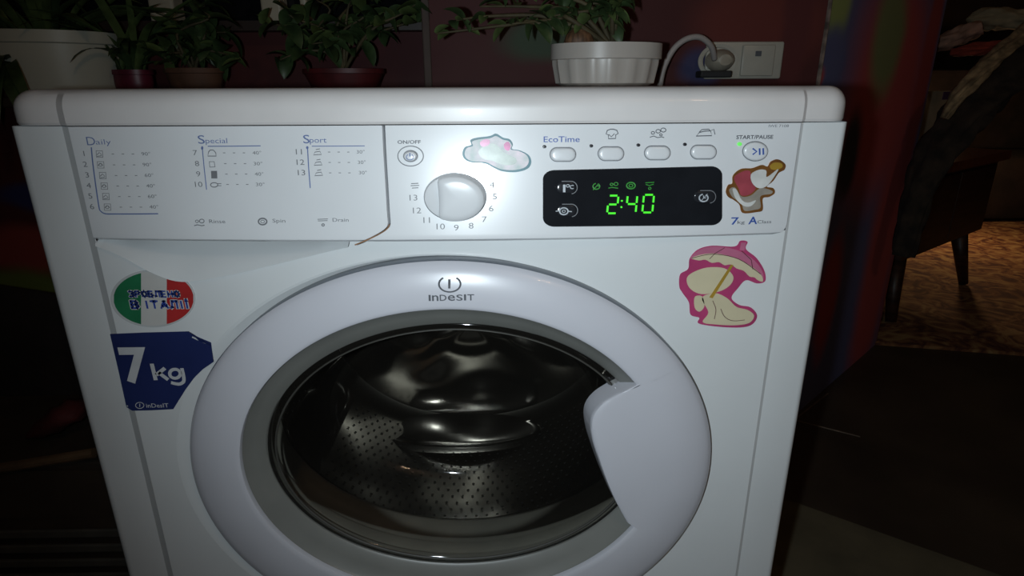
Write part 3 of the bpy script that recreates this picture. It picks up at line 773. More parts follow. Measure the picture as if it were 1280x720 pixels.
sticker('parasol_canopy', [(863, 323), (876, 311), (896, 308), (920, 312), (940, 323), (952, 338), (953, 350), (944, 347), (930, 337), (905, 327), (884, 323)], .0003, ROSE, ps, surf_plate, lift=.0010)
sticker('parasol_tip', [(924, 312), (926, 303), (932, 303), (930, 313)], .0003, ROSE, ps, surf_plate, lift=.0010, k=0)
sticker('parasol_frill', [(864, 322), (880, 317), (900, 317), (922, 323), (938, 332), (950, 342), (953, 351), (947, 350), (942, 346), (936, 345), (929, 338), (920, 335), (913, 330), (905, 331), (898, 327), (889, 328), (881, 324), (873, 325)], .0003, CREAM, ps, surf_plate, lift=.0014, k=3)
sticker('cream_patch', [(858, 348), (866, 340), (884, 334), (905, 335), (916, 345), (912, 356), (898, 364), (876, 367), (862, 360)], .0003, CREAM, ps, surf_plate, lift=.0010)
sticker('cream_patch', [(877, 372), (893, 366), (908, 372), (920, 383), (934, 387), (942, 394), (936, 403), (918, 406), (894, 405), (878, 402), (885, 390)], .0003, CREAM, ps, surf_plate, lift=.0010)
sticker('cream_patch', [(868, 371), (877, 370), (880, 382), (874, 389), (868, 384)], .0003, CREAM, ps, surf_plate, lift=.0010)
sticker('parasol_handle', [(913, 330), (916, 331), (890, 372), (886, 371)], .0003, GOLDP, ps, surf_plate, lift=.0018, k=0)
pr = Print(surf_plate, .0022); pr.stroke([(905, 309), (893, 316), (886, 323)], .9); pr.stroke([(926, 313), (938, 324), (940, 336)], .9); pr.stroke(smooth_open([(864, 322), (890, 317), (922, 323), (950, 342)], 5), .9)
pr.stroke(smooth_open([(900, 385), (905, 395), (915, 400), (930, 399)], 4), .8); pr.stroke(smooth_open([(890, 375), (894, 386), (892, 398)], 4), .8)
pr.build('sticker_outline', LINE, ps)

COPP = mat('sticker_copper', (0.40, 0.17, 0.05), 0.3, metal=0.6, var=0.2, scale=60); PEARL = mat('sticker_pearl', (0.62, 0.62, 0.60), 0.25, var=0.12, scale=50); TAUPE = mat('sticker_taupe', (0.30, 0.27, 0.23), 0.3, var=0.15, scale=60); SRED = mat('sticker_red', (0.34, 0.06, 0.08), 0.35, var=0.15, scale=60)
cs = sticker('copper_edged_sticker', [(907, 239), (910, 231), (915, 229), (916, 219), (926, 211), (940, 210), (952, 206), (959, 208), (963, 202), (972, 199), (981, 205), (980, 212), (973, 216), (966, 226), (958, 233), (966, 235), (968, 241), (961, 246), (953, 248), (953, 262), (945, 265), (928, 266), (924, 256), (917, 250), (910, 246)], .0007, COPP, wm, surf_panel, 'copper-edged glossy sticker with pearl and red patches')
sticker('pearl_patch', [(938, 218), (948, 212), (957, 213), (958, 221), (972, 211), (968, 219), (958, 232), (948, 235), (940, 229)], .0003, PEARL, cs, surf_panel, lift=.0011)
sticker('red_patch', [(917, 222), (928, 214), (937, 214), (938, 226), (944, 235), (936, 243), (926, 244), (923, 236)], .0003, SRED, cs, surf_panel, lift=.0011)
sticker('taupe_patch', [(911, 237), (918, 234), (926, 245), (938, 244), (950, 235), (964, 238), (963, 242), (950, 245), (950, 259), (942, 262), (930, 263), (926, 254), (915, 246)], .0003, TAUPE, cs, surf_panel, lift=.0011)
sticker('pearl_patch', [(915, 236), (920, 237), (926, 249), (934, 253), (944, 250), (938, 257), (929, 257), (919, 248)], .0003, PEARL, cs, surf_panel, lift=.0015)
sticker('gold_patch', [(962, 207), (967, 203), (976, 204), (977, 209), (969, 212), (963, 211)], .0003, GOLDP, cs, surf_panel, lift=.0013)

TEAL = mat('sticker_teal', (0.02, 0.14, 0.18), 0.4, var=0.2, scale=40)
HOLO = mat('sticker_foil', (0.55, 0.66, 0.64), 0.42, var=0.2, scale=70, col2=(0.80, 0.68, 0.74)); MAG = mat('sticker_magenta', (0.60, 0.10, 0.32), 0.25, var=0.3, scale=60); GRNG = mat('sticker_grey_green', (0.34, 0.40, 0.35), 0.3, var=0.2, scale=90)
cl = [(578, 192), (581, 184), (589, 181), (588, 175), (596, 172), (612, 170), (620, 167), (629, 172), (637, 174), (641, 180), (640, 186), (650, 188), (661, 194), (664, 203), (659, 211), (645, 215), (628, 214), (618, 210), (606, 204), (590, 203), (581, 199)]
clo = sticker('cloud_sticker', cl, .0006, TEAL, wm, surf_panel, 'cloud-shaped teal-edged foil sticker')
c0 = (620, 192)
sticker('foil_patch', [(c0[0]+(x-c0[0])*.93, c0[1]+(y-c0[1])*.88) for x, y in cl], .0003, HOLO, clo, surf_panel, lift=.0010)
sticker('magenta_patch', [(600, 178), (606, 174), (612, 175), (611, 181), (603, 183)], .0003, MAG, clo, surf_panel, lift=.0014)
sticker('magenta_patch', [(630, 180), (635, 177), (638, 182), (636, 188), (631, 186)], .0003, MAG, clo, surf_panel, lift=.0014)
sticker('grey_patch', [(598, 190), (604, 183), (616, 179), (624, 184), (633, 192), (645, 198), (643, 205), (630, 206), (616, 201), (604, 198)], .0003, GRNG, clo, surf_panel, lift=.0014)

# Italian tricolour sticker, trimmed by the edge of the grip recess
def scoop_y(x):
    for (a, b), (c, d) in zip(scoop_px, scoop_px[1:]):
        if a <= x <= c: return b+(d-b)*(x-a)/(c-a)
    return 0
FG = mat('flag_green', (0.02, 0.16, 0.07), 0.3, var=0.15); FW = mat('flag_white', (0.55, 0.54, 0.52), 0.3, var=0.04); FR = mat('flag_red', (0.42, 0.03, 0.03), 0.3, var=0.12); FB = mat('flag_blue_text', (0.03, 0.06, 0.30), 0.4)
CLEARS = mat('sticker_clear_edge', (0.52, 0.53, 0.53), 0.2)
def flag_outline(cx, cy, rx, ry, n=72):
    o = []
    for i in range(n):
        t = 2*PI*i/n; x = cx+rx*math.cos(t); y = cy+ry*math.sin(t); o.append((x, max(y, scoop_y(x)+1.2)))
    return o
fs = sticker('flag_sticker', flag_outline(191.5, 373, 53, 36), .0003, CLEARS, wm, surf_plate, 'oval green white red sticker reading ЗРОБЛЕНО В ІТАЛІЇ', k=0)
def band(xa, xb, m, name):
    cx, cy, rx, ry = 192.5, 373, 50, 33.5
    up_, lo_ = [], []
    for i in range(17):
        x = xa+(xb-xa)*i/16; s = ry*math.sqrt(max(0.0, 1-((x-cx)/rx)**2))
        up_.append((x+(0), max(cy-s, scoop_y(x)+1.6))); lo_.append((x, cy+s))
    sticker(name, up_+list(reversed(lo_)), .0003, m, fs, surf_plate, k=0, lift=.0006)
band(143, 177, FG, 'green_band'); band(177, 209, FW, 'white_band'); band(209, 242, FR, 'red_band')
ABC = {'З': [[(0, .12), (.25, 0), (.8, .05), (.95, .27), (.7, .48), (.35, .5)], [(.7, .5), (1, .72), (.8, .95), (.3, 1), (0, .88)]], 'Р': [[(0, 1), (0, 0), (.7, 0), (.95, .25), (.7, .52), (0, .52)]],
 'О': [[(.5, 0), (.1, .15), (0, .5), (.1, .85), (.5, 1), (.9, .85), (1, .5), (.9, .15), (.5, 0)]], 'Б': [[(.9, 0), (0, 0), (0, 1), (.7, 1), (.95, .75), (.7, .47), (0, .47)]],
 'Л': [[(0, 1), (.2, .85), (.28, 0), (.95, 0), (.95, 1)]], 'Е': [[(.9, 0), (0, 0), (0, 1), (.9, 1)], [(0, .5), (.8, .5)]], 'Н': [[(0, 0), (0, 1)], [(.95, 0), (.95, 1)], [(0, .5), (.95, .5)]],
 'В': [[(0, 0), (0, 1), (.75, 1), (1, .75), (.7, .5), (0, .5)], [(.65, .5), (.9, .25), (.7, 0), (0, 0)]], 'І': [[(.5, 0), (.5, 1)]], 'Т': [[(0, 0), (1, 0)], [(.5, 0), (.5, 1)]],
 'А': [[(0, 1), (.5, 0), (1, 1)], [(.2, .68), (.8, .68)]], 'Ї': [[(.5, .12), (.5, 1)], [(.1, -.16), (.3, -.16)], [(.7, -.16), (.9, -.16)]], ' ': []}
def letters(pr, txt, x0, y0, cw, gap, h, wd):
    x = x0
    for ch in txt:
        w_ = cw*.35 if ch in 'ІЇ' else (cw*.25 if ch == ' ' else cw)
        for st in ABC[ch]:
            q = [(x+a*w_-(1-b)*h*.22, y0-(1-b)*h) for a, b in st]
            for (ax, ay), (bx, by) in zip(q, q[1:]):
                d_ = math.hypot(bx-ax, by-ay); ex, ey = (bx-ax)/d_*wd*.28, (by-ay)/d_*wd*.28
                pr.stroke([(ax-ex, ay-ey), (bx+ex, by+ey)], wd)
        x += w_+gap
for lift, m, wd, nm in ((.0012, FW, 4.6, 'lettering_halo'), (.0016, FB, 2.3, 'flag_lettering')):
    pr = Print(surf_plate, lift); letters(pr, 'ЗРОБЛЕНО', 163, 370.5, 5.6, 2.5, 7.0, wd*.85); letters(pr, 'В ІТАЛІЇ', 166, 384.5, 8.6, 3.6, 8.6, wd*1.1); pr.build(nm, m, fs)
# blue capacity label with curled corner
NAVY = mat('label_navy', (0.018, 0.028, 0.11), 0.3, var=0.12, scale=12); LWH = mat('label_white', (0.55, 0.56, 0.58), 0.4)
ls = sticker('capacity_label', [(138, 417.3), (180, 415.5), (236, 414), (240, 418), (264, 428), (265.5, 440), (267, 452), (254, 461), (243, 472), (232, 487), (222, 503), (217, 511), (190, 512.5), (166, 513), (158.5, 508.5), (149, 465)], .0005, NAVY, wm, surf_plate, 'dark blue label reading 7 kg', k=0)
pr = Print(surf_plate, .0013); pr.text('7', 174.5, 476, 41, w=34, bold=.03); pr.build('capacity_number', LWH, ls); pr = Print(surf_plate, .0013); pr.stroke([(190.5, 454), (195.5, 474.5)], 5.6); pr.stroke([(207, 459.5), (196, 468)], 5.2); pr.stroke([(199, 465), (211, 474)], 5.4)
pr.ell(219.5, 466.5, 6.6, 5.6, 4.6, n=28); pr.stroke(smooth_open([(228, 459.5), (230.3, 470), (230, 476.5), (224, 479.5), (214.5, 477.5)], 5), 4.8); pr.build('capacity_unit', LWH, ls); pr = Print(surf_plate, .0013)
pr.ell(175.5, 506, 5.2, 3.8, 1.0, n=20); pr.stroke([(175.5, 503.8), (175.5, 508)], 1.1)
pr.text('inDesIT', 198, 508.6, 5.0, w=28, bold=.004); pr.disc(160, 506.8, 1, .9, 8); pr.build('label_lettering', LWH, ls)
pr = Print(surf_plate, .0016); pr.stroke([(241, 420.5), (258, 428)], 2.4); pr.build('label_torn_edge', LWH, ls)
mb = MB(); P = [atY(x, y, 0) for x, y in ((236, 413), (240, 413.5), (266, 430), (264, 431.5), (250, 424))]
mb.add([(P[0].x, -.0012, P[0].z), (P[1].x, -.004, P[1].z), (P[2].x, -.004, P[2].z), (P[3].x, -.0012, P[3].z), (P[4].x, -.0025, P[4].z-.001)], [(0, 4, 1), (4, 2, 1), (4, 3, 2)]); mb.build('label_curl', NAVY, ls)

# ================================================================== THINGS BEHIND THE MACHINE
# --- pots
POTW = mat('white_pot_plastic', (0.55, 0.54, 0.45), 0.4, var=0.05, scale=8)
SOIL = mat('soil', (0.03, 0.02, 0.014), 0.95, var=0.5, scale=80, bump=0.6)
STEM = mat('plant_stem', (0.07, 0.055, 0.025), 0.7, var=0.3); LEAF = mat('leaf_green', (0.085, 0.125, 0.04), 0.45, var=0.35, scale=25); LEAFD = mat('leaf_dark_green', (0.04, 0.07, 0.025), 0.45, var=0.4, scale=25)
LEAFO = mat('leaf_rusty', (0.10, 0.05, 0.02), 0.6, var=0.4, scale=20)
def pot(root, c, z0, r0_, r1, h, m, sx=1.25, lip=.008, flutes=0, rim=.82):
    prof = [(r0_*.9, z0), (r0_, z0+.004), (r0_+(r1-r0_)*.5, z0+h*.5), (r1-lip*.6, z0+h*(rim-.02)), (r1, z0+h*rim), (r1, z0+h), (r1-.006, z0+h), (r1-.012, z0+h*.8), (r0_*.6, z0+h*.75)]
    rings = lathe_z(prof, c, 64, sx)
    if flutes:
        for k in (1, 2, 3):
            rings[k] = [(c[0]+(x-c[0])*(1+.03*math.cos(flutes*2*PI*i/64)), c[1]+(y-c[1])*(1+.03*math.cos(flutes*2*PI*i/64)), z) for i, (x, y, z) in enumerate(rings[k])]
    MB().loft(rings, True, True, True).build('pot', m, root, smooth=True, sharp=40)
    MB().loft(lathe_z([(r1-.010, z0+h*.84), (r1*.5, z0+h*.9), (.004, z0+h*.92)], c, 24, sx), True, False, True).build('soil', SOIL, root, smooth=True)
def blade_mesh(name, Ln, wd, droop, m):       # long arching leaf with a folded midrib
    v = []; f = []
    for k in range(9):
        t = k/8; ang = droop*t; x = Ln*(math.sin(ang)/max(.01, droop) if droop > .05 else t); z = -Ln*(1-math.cos(ang))/max(.05, droop)
        ww = wd*(math.sin(PI*min(1, .12+t*.88))**.7)
        v += [(x, -ww, z+ww*.5), (x, 0, z), (x, ww, z+ww*.5)]
    for k in range(8):
        for j in (0, 1): f.append((3*k+j, 3*k+3+j, 3*k+4+j, 3*k+1+j))
    me = bpy.data.meshes.new(name); me.from_pydata(v, [], f); me.materials.append(m); me.polygons.foreach_set('use_smooth', [True]*len(f)); return me
BL = [blade_mesh('leaf', .30, .011, 1.2, LEAF), blade_mesh('leaf', .26, .013, 2.0, LEAFD), blade_mesh('leaf', .34, .010, .7, LEAF), blade_mesh('leaf', .20, .012, 2.4, LEAFO)]
OV = [blade_mesh('leaf', .055, .014, .7, LEAFD), blade_mesh('leaf', .045, .012, .4, LEAF), blade_mesh('leaf', .06, .016, 1.0, LEAFD)]
from mathutils import Euler
def put_leaf(me, root, p, rz, ry, rx=0, s=1.0, zmin=None):
    e = Euler((rx, ry, rz)).to_matrix()
    for k in (8, 17, 26):
        q = Vector(p)+e @ me.vertices[k].co*s
        if q.y > .825 or (zmin is not None and q.y < p[1] and q.z < zmin): return None
    o = bpy.data.objects.new('leaf', me); COL.objects.link(o); o.parent = root; o.location = Vector(p)-wloc(root); o.rotation_euler = (rx, ry, rz); o.scale = (s, s, s); return o
rnd = random.Random(3)
# big white planter on the sill, left
pc = atY(62, 80, .73)
lp = thing('potted_plant', 'grass-leaved plant in a wide white planter at far left', 'potted plant', (pc.x, .73, SILLZ))
ptop = atY(62, 42, .73).z
pot(lp, (pc.x, .73), SILLZ, .098, .112, ptop-SILLZ, POTW, 1.28, .006)
for i in range(90):
    a = rnd.uniform(0, 2*PI); rr = rnd.uniform(0, .06)
    put_leaf(BL[rnd.choice((0, 0, 1, 2, 2, 3))], lp, (pc.x+rr*1.2*math.cos(a), .73+rr*math.sin(a), ptop-.012), a, -rnd.uniform(.35, 1.25), rnd.uniform(-.4, .4), rnd.uniform(.7, 1.15), zmin=ptop+.0)
# trailing plant lower left, over the sill edge
tr_ = atY(-25, 70, .60)
tp = thing('trailing_plant', 'dark grassy plant trailing over the sill beside the washing machine', 'potted plant', (tr_.x, .655, SILLZ))
pot(tp, (tr_.x, .655), SILLZ, .03, .04, .06, mat('brown_pot', (0.07, 0.03, 0.02), 0.5), 1.2, .004)
for i in range(16):
    a = rnd.uniform(-2.8, -.9); put_leaf(BL[1], tp, (tr_.x+rnd.uniform(-.02, .03), .645, SILLZ+.055), a, -rnd.uniform(.1, .7), rnd.uniform(-.4, .4), rnd.uniform(.6, .95))
# maroon pot with arching leaves
mc = atY(166, 95, .74)
MAROON = mat('maroon_pot', (0.12, 0.012, 0.03), 0.4, var=0.2)
mp = thing('potted_plant', 'dark arching plant in a small maroon pot beside the white planter', 'potted plant', (mc.x, .74, SILLZ))
pot(mp, (mc.x, .74), SILLZ, .027, .032, .05, MAROON, 1.3, .004)
for i in range(70):
    a = rnd.uniform(0, 2*PI); put_leaf(BL[rnd.choice((0, 1, 1, 2, 1))], mp, (mc.x+rnd.uniform(-.02, .02), .74+rnd.uniform(-.015, .015), SILLZ+.042), a, -rnd.uniform(.8, 1.5), rnd.uniform(-.5, .5), rnd.uniform(.5, .85), zmin=SILLZ+.05)
# brown clay pot
bc = atY(243, 90, .72)
bp_ = thing('potted_plant', 'bushy dark plant in brown clay pot between maroon pot and window post', 'potted plant', (bc.x, .72, SILLZ))
pot(bp_, (bc.x, .72), SILLZ, .035, .045, .052, mat('clay_pot', (0.10, 0.045, 0.025), 0.7, var=0.2), 1.3, .004)
def leafy(root, base, tips, nl, rr, meshes, stem_r=.004):
    mb = MB()
    paths = []
    for tip in tips:
        b = Vector(base); t = Vector(tip); m1 = b.lerp(t, .35)+Vector((rnd.uniform(-.03, .03), rnd.uniform(-.02, .02), .03)); m2 = b.lerp(t, .7)+Vector((rnd.uniform(-.03, .03), rnd.uniform(-.02, .02), .02))
        path = [Vector(p) for p in smooth_open([tuple(b), tuple(m1), tuple(m2), tuple(t)], 4)]; paths.append(path)
        mb.tube(path, [stem_r*(1-.7*i/(len(path)-1)) for i in range(len(path))], 6)
    mb.build('stem', STEM, root, smooth=True)
    for i in range(nl):
        p = rnd.choice(paths); k = rnd.randint(len(p)//4, len(p)-1)
        put_leaf(rnd.choice(meshes), root, p[k], rnd.uniform(0, 2*PI), rnd.uniform(-.9, .7), rnd.uniform(-.6, .6), rnd.uniform(.7, 1.25)*rr)
def W(px, py, Y): p = atY(px, py, Y); return (p.x, Y, p.z)
leafy(bp_, (bc.x, .72, SILLZ+.045), [W(205, 60, .70), W(225, 30, .75), W(255, 15, .70), W(285, 40, .74), W(300, 75, .70), W(270, -10, .78), W(215, 80, .68)], 90, 1.0, OV)
# leafy plant in front of the window post
gc = atY(430, 95, .74)
gp_ = thing('potted_plant', 'spindly leafy plant in dark red pot in front of the window', 'potted plant', (gc.x, .74, SILLZ))
pot(gp_, (gc.x, .74), SILLZ, .045, .06, .05, mat('dark_red_pot', (0.08, 0.01, 0.012), 0.5, var=0.2), 1.4, .004)
leafy(gp_, (gc.x, .74, SILLZ+.045), [W(330, 30, .72), W(360, 12, .70), W(395, 0, .72), W(425, -20, .76), W(445, 10, .72), W(480, 15, .72), W(505, 30, .74), W(350, 75, .70), W(390, 55, .68), W(520, 5, .70), W(455, -25, .72)], 120, .95, OV)
# fluted white pot with bulb and crooked branches, standing on the machine
fc = atY(757, 80, .43)
FLUTE = mat('fluted_white_pot', (0.52, 0.48, 0.44), 0.35, var=0.05, scale=10)
fp = thing('potted_plant', 'crooked-branched plant with a brown bulb in fluted white pot on machine top', 'potted plant', (fc.x, .43, ZTOP))
fz = atY(757, 56, .43).z; frx = (atY(826, 60, .43).x-atY(688, 60, .43).x)/2
pot(fp, (fc.x, .43), ZTOP+.0005, frx/1.333*.88, frx/1.333, fz-ZTOP, FLUTE, 1.333, .006, 16, .64)
bb = atY(723, 47, .43)
BULB = mat('bulb_brown', (0.12, 0.06, 0.03), 0.6, var=0.5, scale=60, stretch=(3, 3, .6))
MB().loft(lathe_z([(.003, fz-.008), (.014, fz-.006), (.0185, fz+.004), (.016, fz+.014), (.009, fz+.022), (.003, fz+.029)], (bb.x, .42), 20, 1.3), True, True, True).build('bulb', BULB, fp, smooth=True)
leafy(fp, (fc.x+.01, .43, fz-.006), [W(570, 25, .42), W(600, 8, .45), W(640, 30, .40), W(690, 20, .43), W(730, 5, .46), W(760, 15, .40), W(800, -10, .43), W(620, -15, .43), W(545, 42, .44), W(680, -20, .41)], 110, .62, OV, .005)

# --- wall socket, plug and flex
SOCK = mat('socket_white', (0.46, 0.44, 0.38), 0.35, var=0.04)
s0 = atY(878, 99, YW); s1 = atY(979, 52, YW)
sk = thing('wall_socket', 'cream double wall socket on the dark red wall', 'socket', ((s0.x+s1.x)/2, YW, (s0.z+s1.z)/2))
MB().box((s0.x, YW-.010, s0.z), (s1.x, YW, s1.z), .004).build('socket_frame', SOCK, sk, smooth=True, sharp=40)
a = atY(924, 95, YW-.01); b = atY(969, 56, YW-.01); MB().box((a.x, YW-.016, a.z), (b.x, YW-.008, b.z), .0025).build('socket_insert', SOCK, sk, smooth=True, sharp=40)
a = atY(948, 67, YW-.016); MB().box((a.x-.006, YW-.0172, a.z-.005), (a.x+.006, YW-.0155, a.z+.005), .0005).build('socket_mark', GREYT, sk)
a = atY(897, 76, YW-.01); MB().loft(lathe_y([(.032, YW-.009), (.032, YW-.0125), (.026, YW-.0125), (.024, YW-.0105)], a.x, a.z, 1.25, 32), True).build('socket_well', SOCK, sk, smooth=True, sharp=40)
pg = thing('power_plug', 'round off-white plug with looping white flex in the wall socket', 'plug', (a.x, YW-.03, a.z))
MB().loft(lathe_y([(.021, YW-.0130), (.021, YW-.030), (.017, YW-.045), (.010, YW-.055)], a.x, a.z, 1.25, 24), True, True, True).build('plug_body', mat('plug_cream', (0.38, 0.34, 0.27), 0.45, var=0.08), pg, smooth=True, sharp=50)
cab = [W(893, 74, YW-.055), W(889, 58, YW-.075), W(876, 47, YW-.085), W(860, 48, YW-.09), W(845, 58, YW-.09), W(834, 75, YW-.09), W(827, 95, YW-.09), W(824, 125, YW-.08), W(824, 200, YW-.07)]
MB().tube(smooth_open(cab, 6), .0055, 10).build('flex', mat('flex_white', (0.42, 0.38, 0.36), 0.5), pg, smooth=True)
a = atY(890, 92, YW-.02); MB().box((a.x-.032, YW-.05, a.z-.008), (a.x+.030, YW-.0132, a.z+.005), .003).build('plug_key', DARK, pg)

# ================================================================== FAR ROOM, RIGHT
CARP = bpy.data.materials.new('carpet_pattern'); CARP.use_nodes = True
nt = CARP.node_tree; b = nt.nodes['Principled BSDF']; b.inputs['Roughness'].default_value = 0.95
tc = ND(nt, 'ShaderNodeTexCoord'); n1 = ND(nt, 'ShaderNodeTexNoise'); n1.inputs['Scale'].default_value = 9; n1.inputs['Detail'].default_value = 5; n1.inputs['Distortion'].default_value = 2.5
cr = ND(nt, 'ShaderNodeValToRGB'); e = cr.color_ramp.elements; e[0].position = .38; e[0].color = (0.07, 0.022, 0.012, 1); e[1].position = .66; e[1].color = (0.34, 0.22, 0.09, 1)
x = e.new(.5); x.color = (0.20, 0.09, 0.035, 1)
nt.links.new(tc.outputs['Object'], n1.inputs['Vector']); nt.links.new(n1.outputs['Fac'], cr.inputs['Fac']); nt.links.new(cr.outputs['Color'], b.inputs['Base Color'])
bm_ = ND(nt, 'ShaderNodeBump'); bm_.inputs['Strength'].default_value = .4; n2 = ND(nt, 'ShaderNodeTexNoise'); n2.inputs['Scale'].default_value = 300; nt.links.new(n2.outputs['Fac'], bm_.inputs['Height']); nt.links.new(bm_.outputs['Normal'], b.inputs['Normal'])
ca, cb = atZ(1090, 431), atZ(1290, 446)
t = (cb-ca).normalized(); nrm = Vector((-t.y, t.x, 0)); cb = ca+t*3.2
pts = [ca, cb, cb+nrm*2.8, ca+nrm*2.8]
mb = MB(); mb.loft([[(p.x, p.y, 0.0005) for p in pts], [(p.x, p.y, .012) for p in pts]], True, True, True)
tag(mb.build('carpet', CARP), 'brown and gold patterned carpet on the far room floor', 'carpet')
# added beige slab for a lighter patch of floor beside the machine
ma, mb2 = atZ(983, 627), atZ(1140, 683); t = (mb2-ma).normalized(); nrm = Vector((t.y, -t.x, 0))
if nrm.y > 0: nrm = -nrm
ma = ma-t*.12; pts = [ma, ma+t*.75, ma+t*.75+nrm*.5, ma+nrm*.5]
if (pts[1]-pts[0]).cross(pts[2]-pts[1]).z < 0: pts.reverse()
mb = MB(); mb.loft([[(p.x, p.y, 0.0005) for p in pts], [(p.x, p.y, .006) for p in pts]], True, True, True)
tag(mb.build('floor_patch', mat('floor_patch_beige', (0.085, 0.07, 0.04), 0.9, var=0.3, scale=6, bump=0.2, bscale=120)), 'added beige patch laid on the brown floor right of the washing machine', 'mat')

# low cabinet on splayed legs
WOODD = mat('dark_walnut', (0.035, 0.015, 0.009), 0.45, var=0.5, scale=5, stretch=(1, 1, 10)); WOODR = mat('reddish_wood', (0.16, 0.045, 0.02), 0.35, var=0.3, scale=6, stretch=(8, 8, 1))
f1 = atZ(1112, 408); f2 = atZ(1203, 359); U = (f2-f1).normalized(); Vv = Vector((-U.y, U.x, 0))
LU = (f2-f1).length
cab_ = thing('low_cabinet', 'dark low wooden cabinet on splayed legs standing on the carpet', 'cabinet', (f1.x, f1.y, .012))
def uv(u, v, z): p = f1+U*u+Vv*v; return (p.x, p.y, z)
def obox(u0, u1, v0, v1, z0, z1):
    mb = MB(); q = [(u0, v0), (u1, v0), (u1, v1), (u0, v1)]
    mb.loft([[uv(u, v, z0) for u, v in q], [uv(u, v, z1) for u, v in q]], True, True, True); return mb
for (u, v, du, dv) in ((0, 0, .07, .05), (LU, 0, -.06, .05), (0, .5, .07, -.05), (LU, .5, -.06, -.05)):
    mb = MB(); mb.tube([uv(u, v, .018), uv(u+du, v+dv, .27)], [.018, .034], 12); mb.build('leg', WOODD, cab_, smooth=True)
obox(-.02, LU+.06, -.0, .55, .255, .555).build('body', WOODD, cab_)
obox(.03, LU*.5, -.008, .0, .275, .535).build('door', WOODD, cab_); obox(LU*.5+.01, LU+.03, -.008, 0, .275, .535).build('door', WOODD, cab_)
obox(-.05, LU+.09, -.03, .58, .555, .59).build('top_board', WOODR, cab_)
ZC = .59
# white carton with a purple patch and a dark oval slipper in front
def W2(px, py, d):            # point at distance along the view ray, measured on the floor plane from the camera
    r = ray(px, py); k = d/math.hypot(r.x, r.y); return CAM+r*k
BOXW = mat('carton_white', (0.50, 0.44, 0.32), 0.7, var=0.06); PURP = mat('purple_print', (0.10, 0.05, 0.16), 0.6)
mb = obox(.52, .80, .22, .42, ZC, ZC+.235); cbx = thing('carton', 'pale carton with purple corner print standing on the cabinet', 'box', uv(.66, .32, ZC))
mb.build('carton_body', BOXW, cbx); obox(.70, .80, .2185, .2195, ZC+.20, ZC+.232).build('purple_print', PURP, cbx)
sh = uv(.60, .13, ZC); 
SLIP = mat('slipper_dark', (0.02, 0.025, 0.028), 0.6, var=0.3)
rings = []
for k in range(11):
    t = k/10; u = .50+t*.26; h = .05*math.sin(PI*(.1+.85*t))**.6; wd = .04*math.sin(PI*(.08+.87*t))**.6; z0 = ZC+.004+t*.085
    rings.append([tuple(Vector(uv(u, .13+wd*math.cos(2*PI*j/14), z0+h*(.5+.5*math.sin(2*PI*j/14))))) for j in range(14)])
mb = MB(); mb.loft(rings, True, True, True); tag(mb.build('slipper', SLIP, smooth=True), 'dark slipper leaning against the pale carton', 'slipper')
# heaped clothes: thick draped folds
def cloth(name, spine, widths, m, label, fold=.02, seed=1, cat='clothes'):
    r = random.Random(seed); sp_ = [Vector(p) for p in smooth_open([tuple(s) for s in spine], 6)]; n = len(sp_); rings = []
    for i, p in enumerate(sp_):
        f = i/(n-1)*(len(widths)-1); k = min(int(f), len(widths)-2); wd = widths[k]+(widths[k+1]-widths[k])*(f-k)
        t = (sp_[min(i+1, n-1)]-sp_[max(0, i-1)]).normalized(); side = t.cross(Vector((0, 0, 1)))
        side = side.normalized() if side.length > .05 else Vector((0, 1, 0)); nn = side.cross(t)
        ring = []
        for j in range(28):
            a = 2*PI*j/28; rr = wd*(1+fold/.02*.13*math.sin(5*a+i*.5+seed)+.09*math.sin(9*a-i*.9+2*seed)+r.uniform(-.03, .03))
            ring.append(p+side*math.cos(a)*rr+nn*math.sin(a)*rr*.55)
        rings.append(ring)
    mb = MB(); mb.loft(rings, True, True, True); o = mb.build(name, m, smooth=True); tag(o, label, cat, 'clothes heaped on the cabinet'); return o
CL1 = mat('cloth_tan', (0.24, 0.17, 0.09), 0.95, var=0.5, scale=30, bump=0.5); CL2 = mat('cloth_dusty_pink', (0.30, 0.17, 0.12), 0.95, var=0.3, scale=30, bump=0.5); CL3 = mat('cloth_olive_beige', (0.25, 0.20, 0.12), 0.95, var=0.2, scale=20, bump=0.5)
CL4 = mat('cloth_red', (0.25, 0.03, 0.015), 0.9, var=0.3, scale=20, bump=0.4); CL5 = mat('cloth_black', (0.02, 0.014, 0.012), 0.95, var=0.4, scale=20, bump=0.4); CL6 = mat('cloth_brown_plaid', (0.02, 0.013, 0.008), 0.95, var=0.6, scale=26, bump=0.5)
cloth('blanket', [W2(1128, 320, 1.98), W2(1146, 250, 2.0), W2(1168, 195, 2.03), W2(1205, 145, 2.10), W2(1245, 105, 2.2), W2(1285, 65, 2.34), W2(1315, 35, 2.45)], [.025, .035, .05, .06, .065, .065, .06], CL6, 'brown plaid blanket hanging diagonally off the cabinet', .03, 2, 'blanket')
cloth('fringed_scarf', [W2(1180, 148, 1.98), W2(1200, 118, 2.0), W2(1225, 90, 2.06), W2(1252, 65, 2.14), W2(1280, 40, 2.25), W2(1300, 20, 2.3)], [.012, .02, .022, .022, .022, .018], CL1, 'tan fringed scarf lying along the edge of the plaid blanket', .05, 5, 'scarf')
cloth('jumper', [W2(1160, 62, 2.55), W2(1182, 52, 2.5), W2(1205, 42, 2.5), W2(1228, 34, 2.5)], [.02, .045, .05, .035], CL2, 'dusty pink jumper on top of the clothes heap', .02, 3)
cloth('towel', [W2(1216, 26, 2.62), W2(1240, 23, 2.6), W2(1270, 25, 2.6), W2(1310, 28, 2.6)], [.04, .06, .05, .05], CL3, 'olive beige towel on top of the clothes heap', .02, 7)
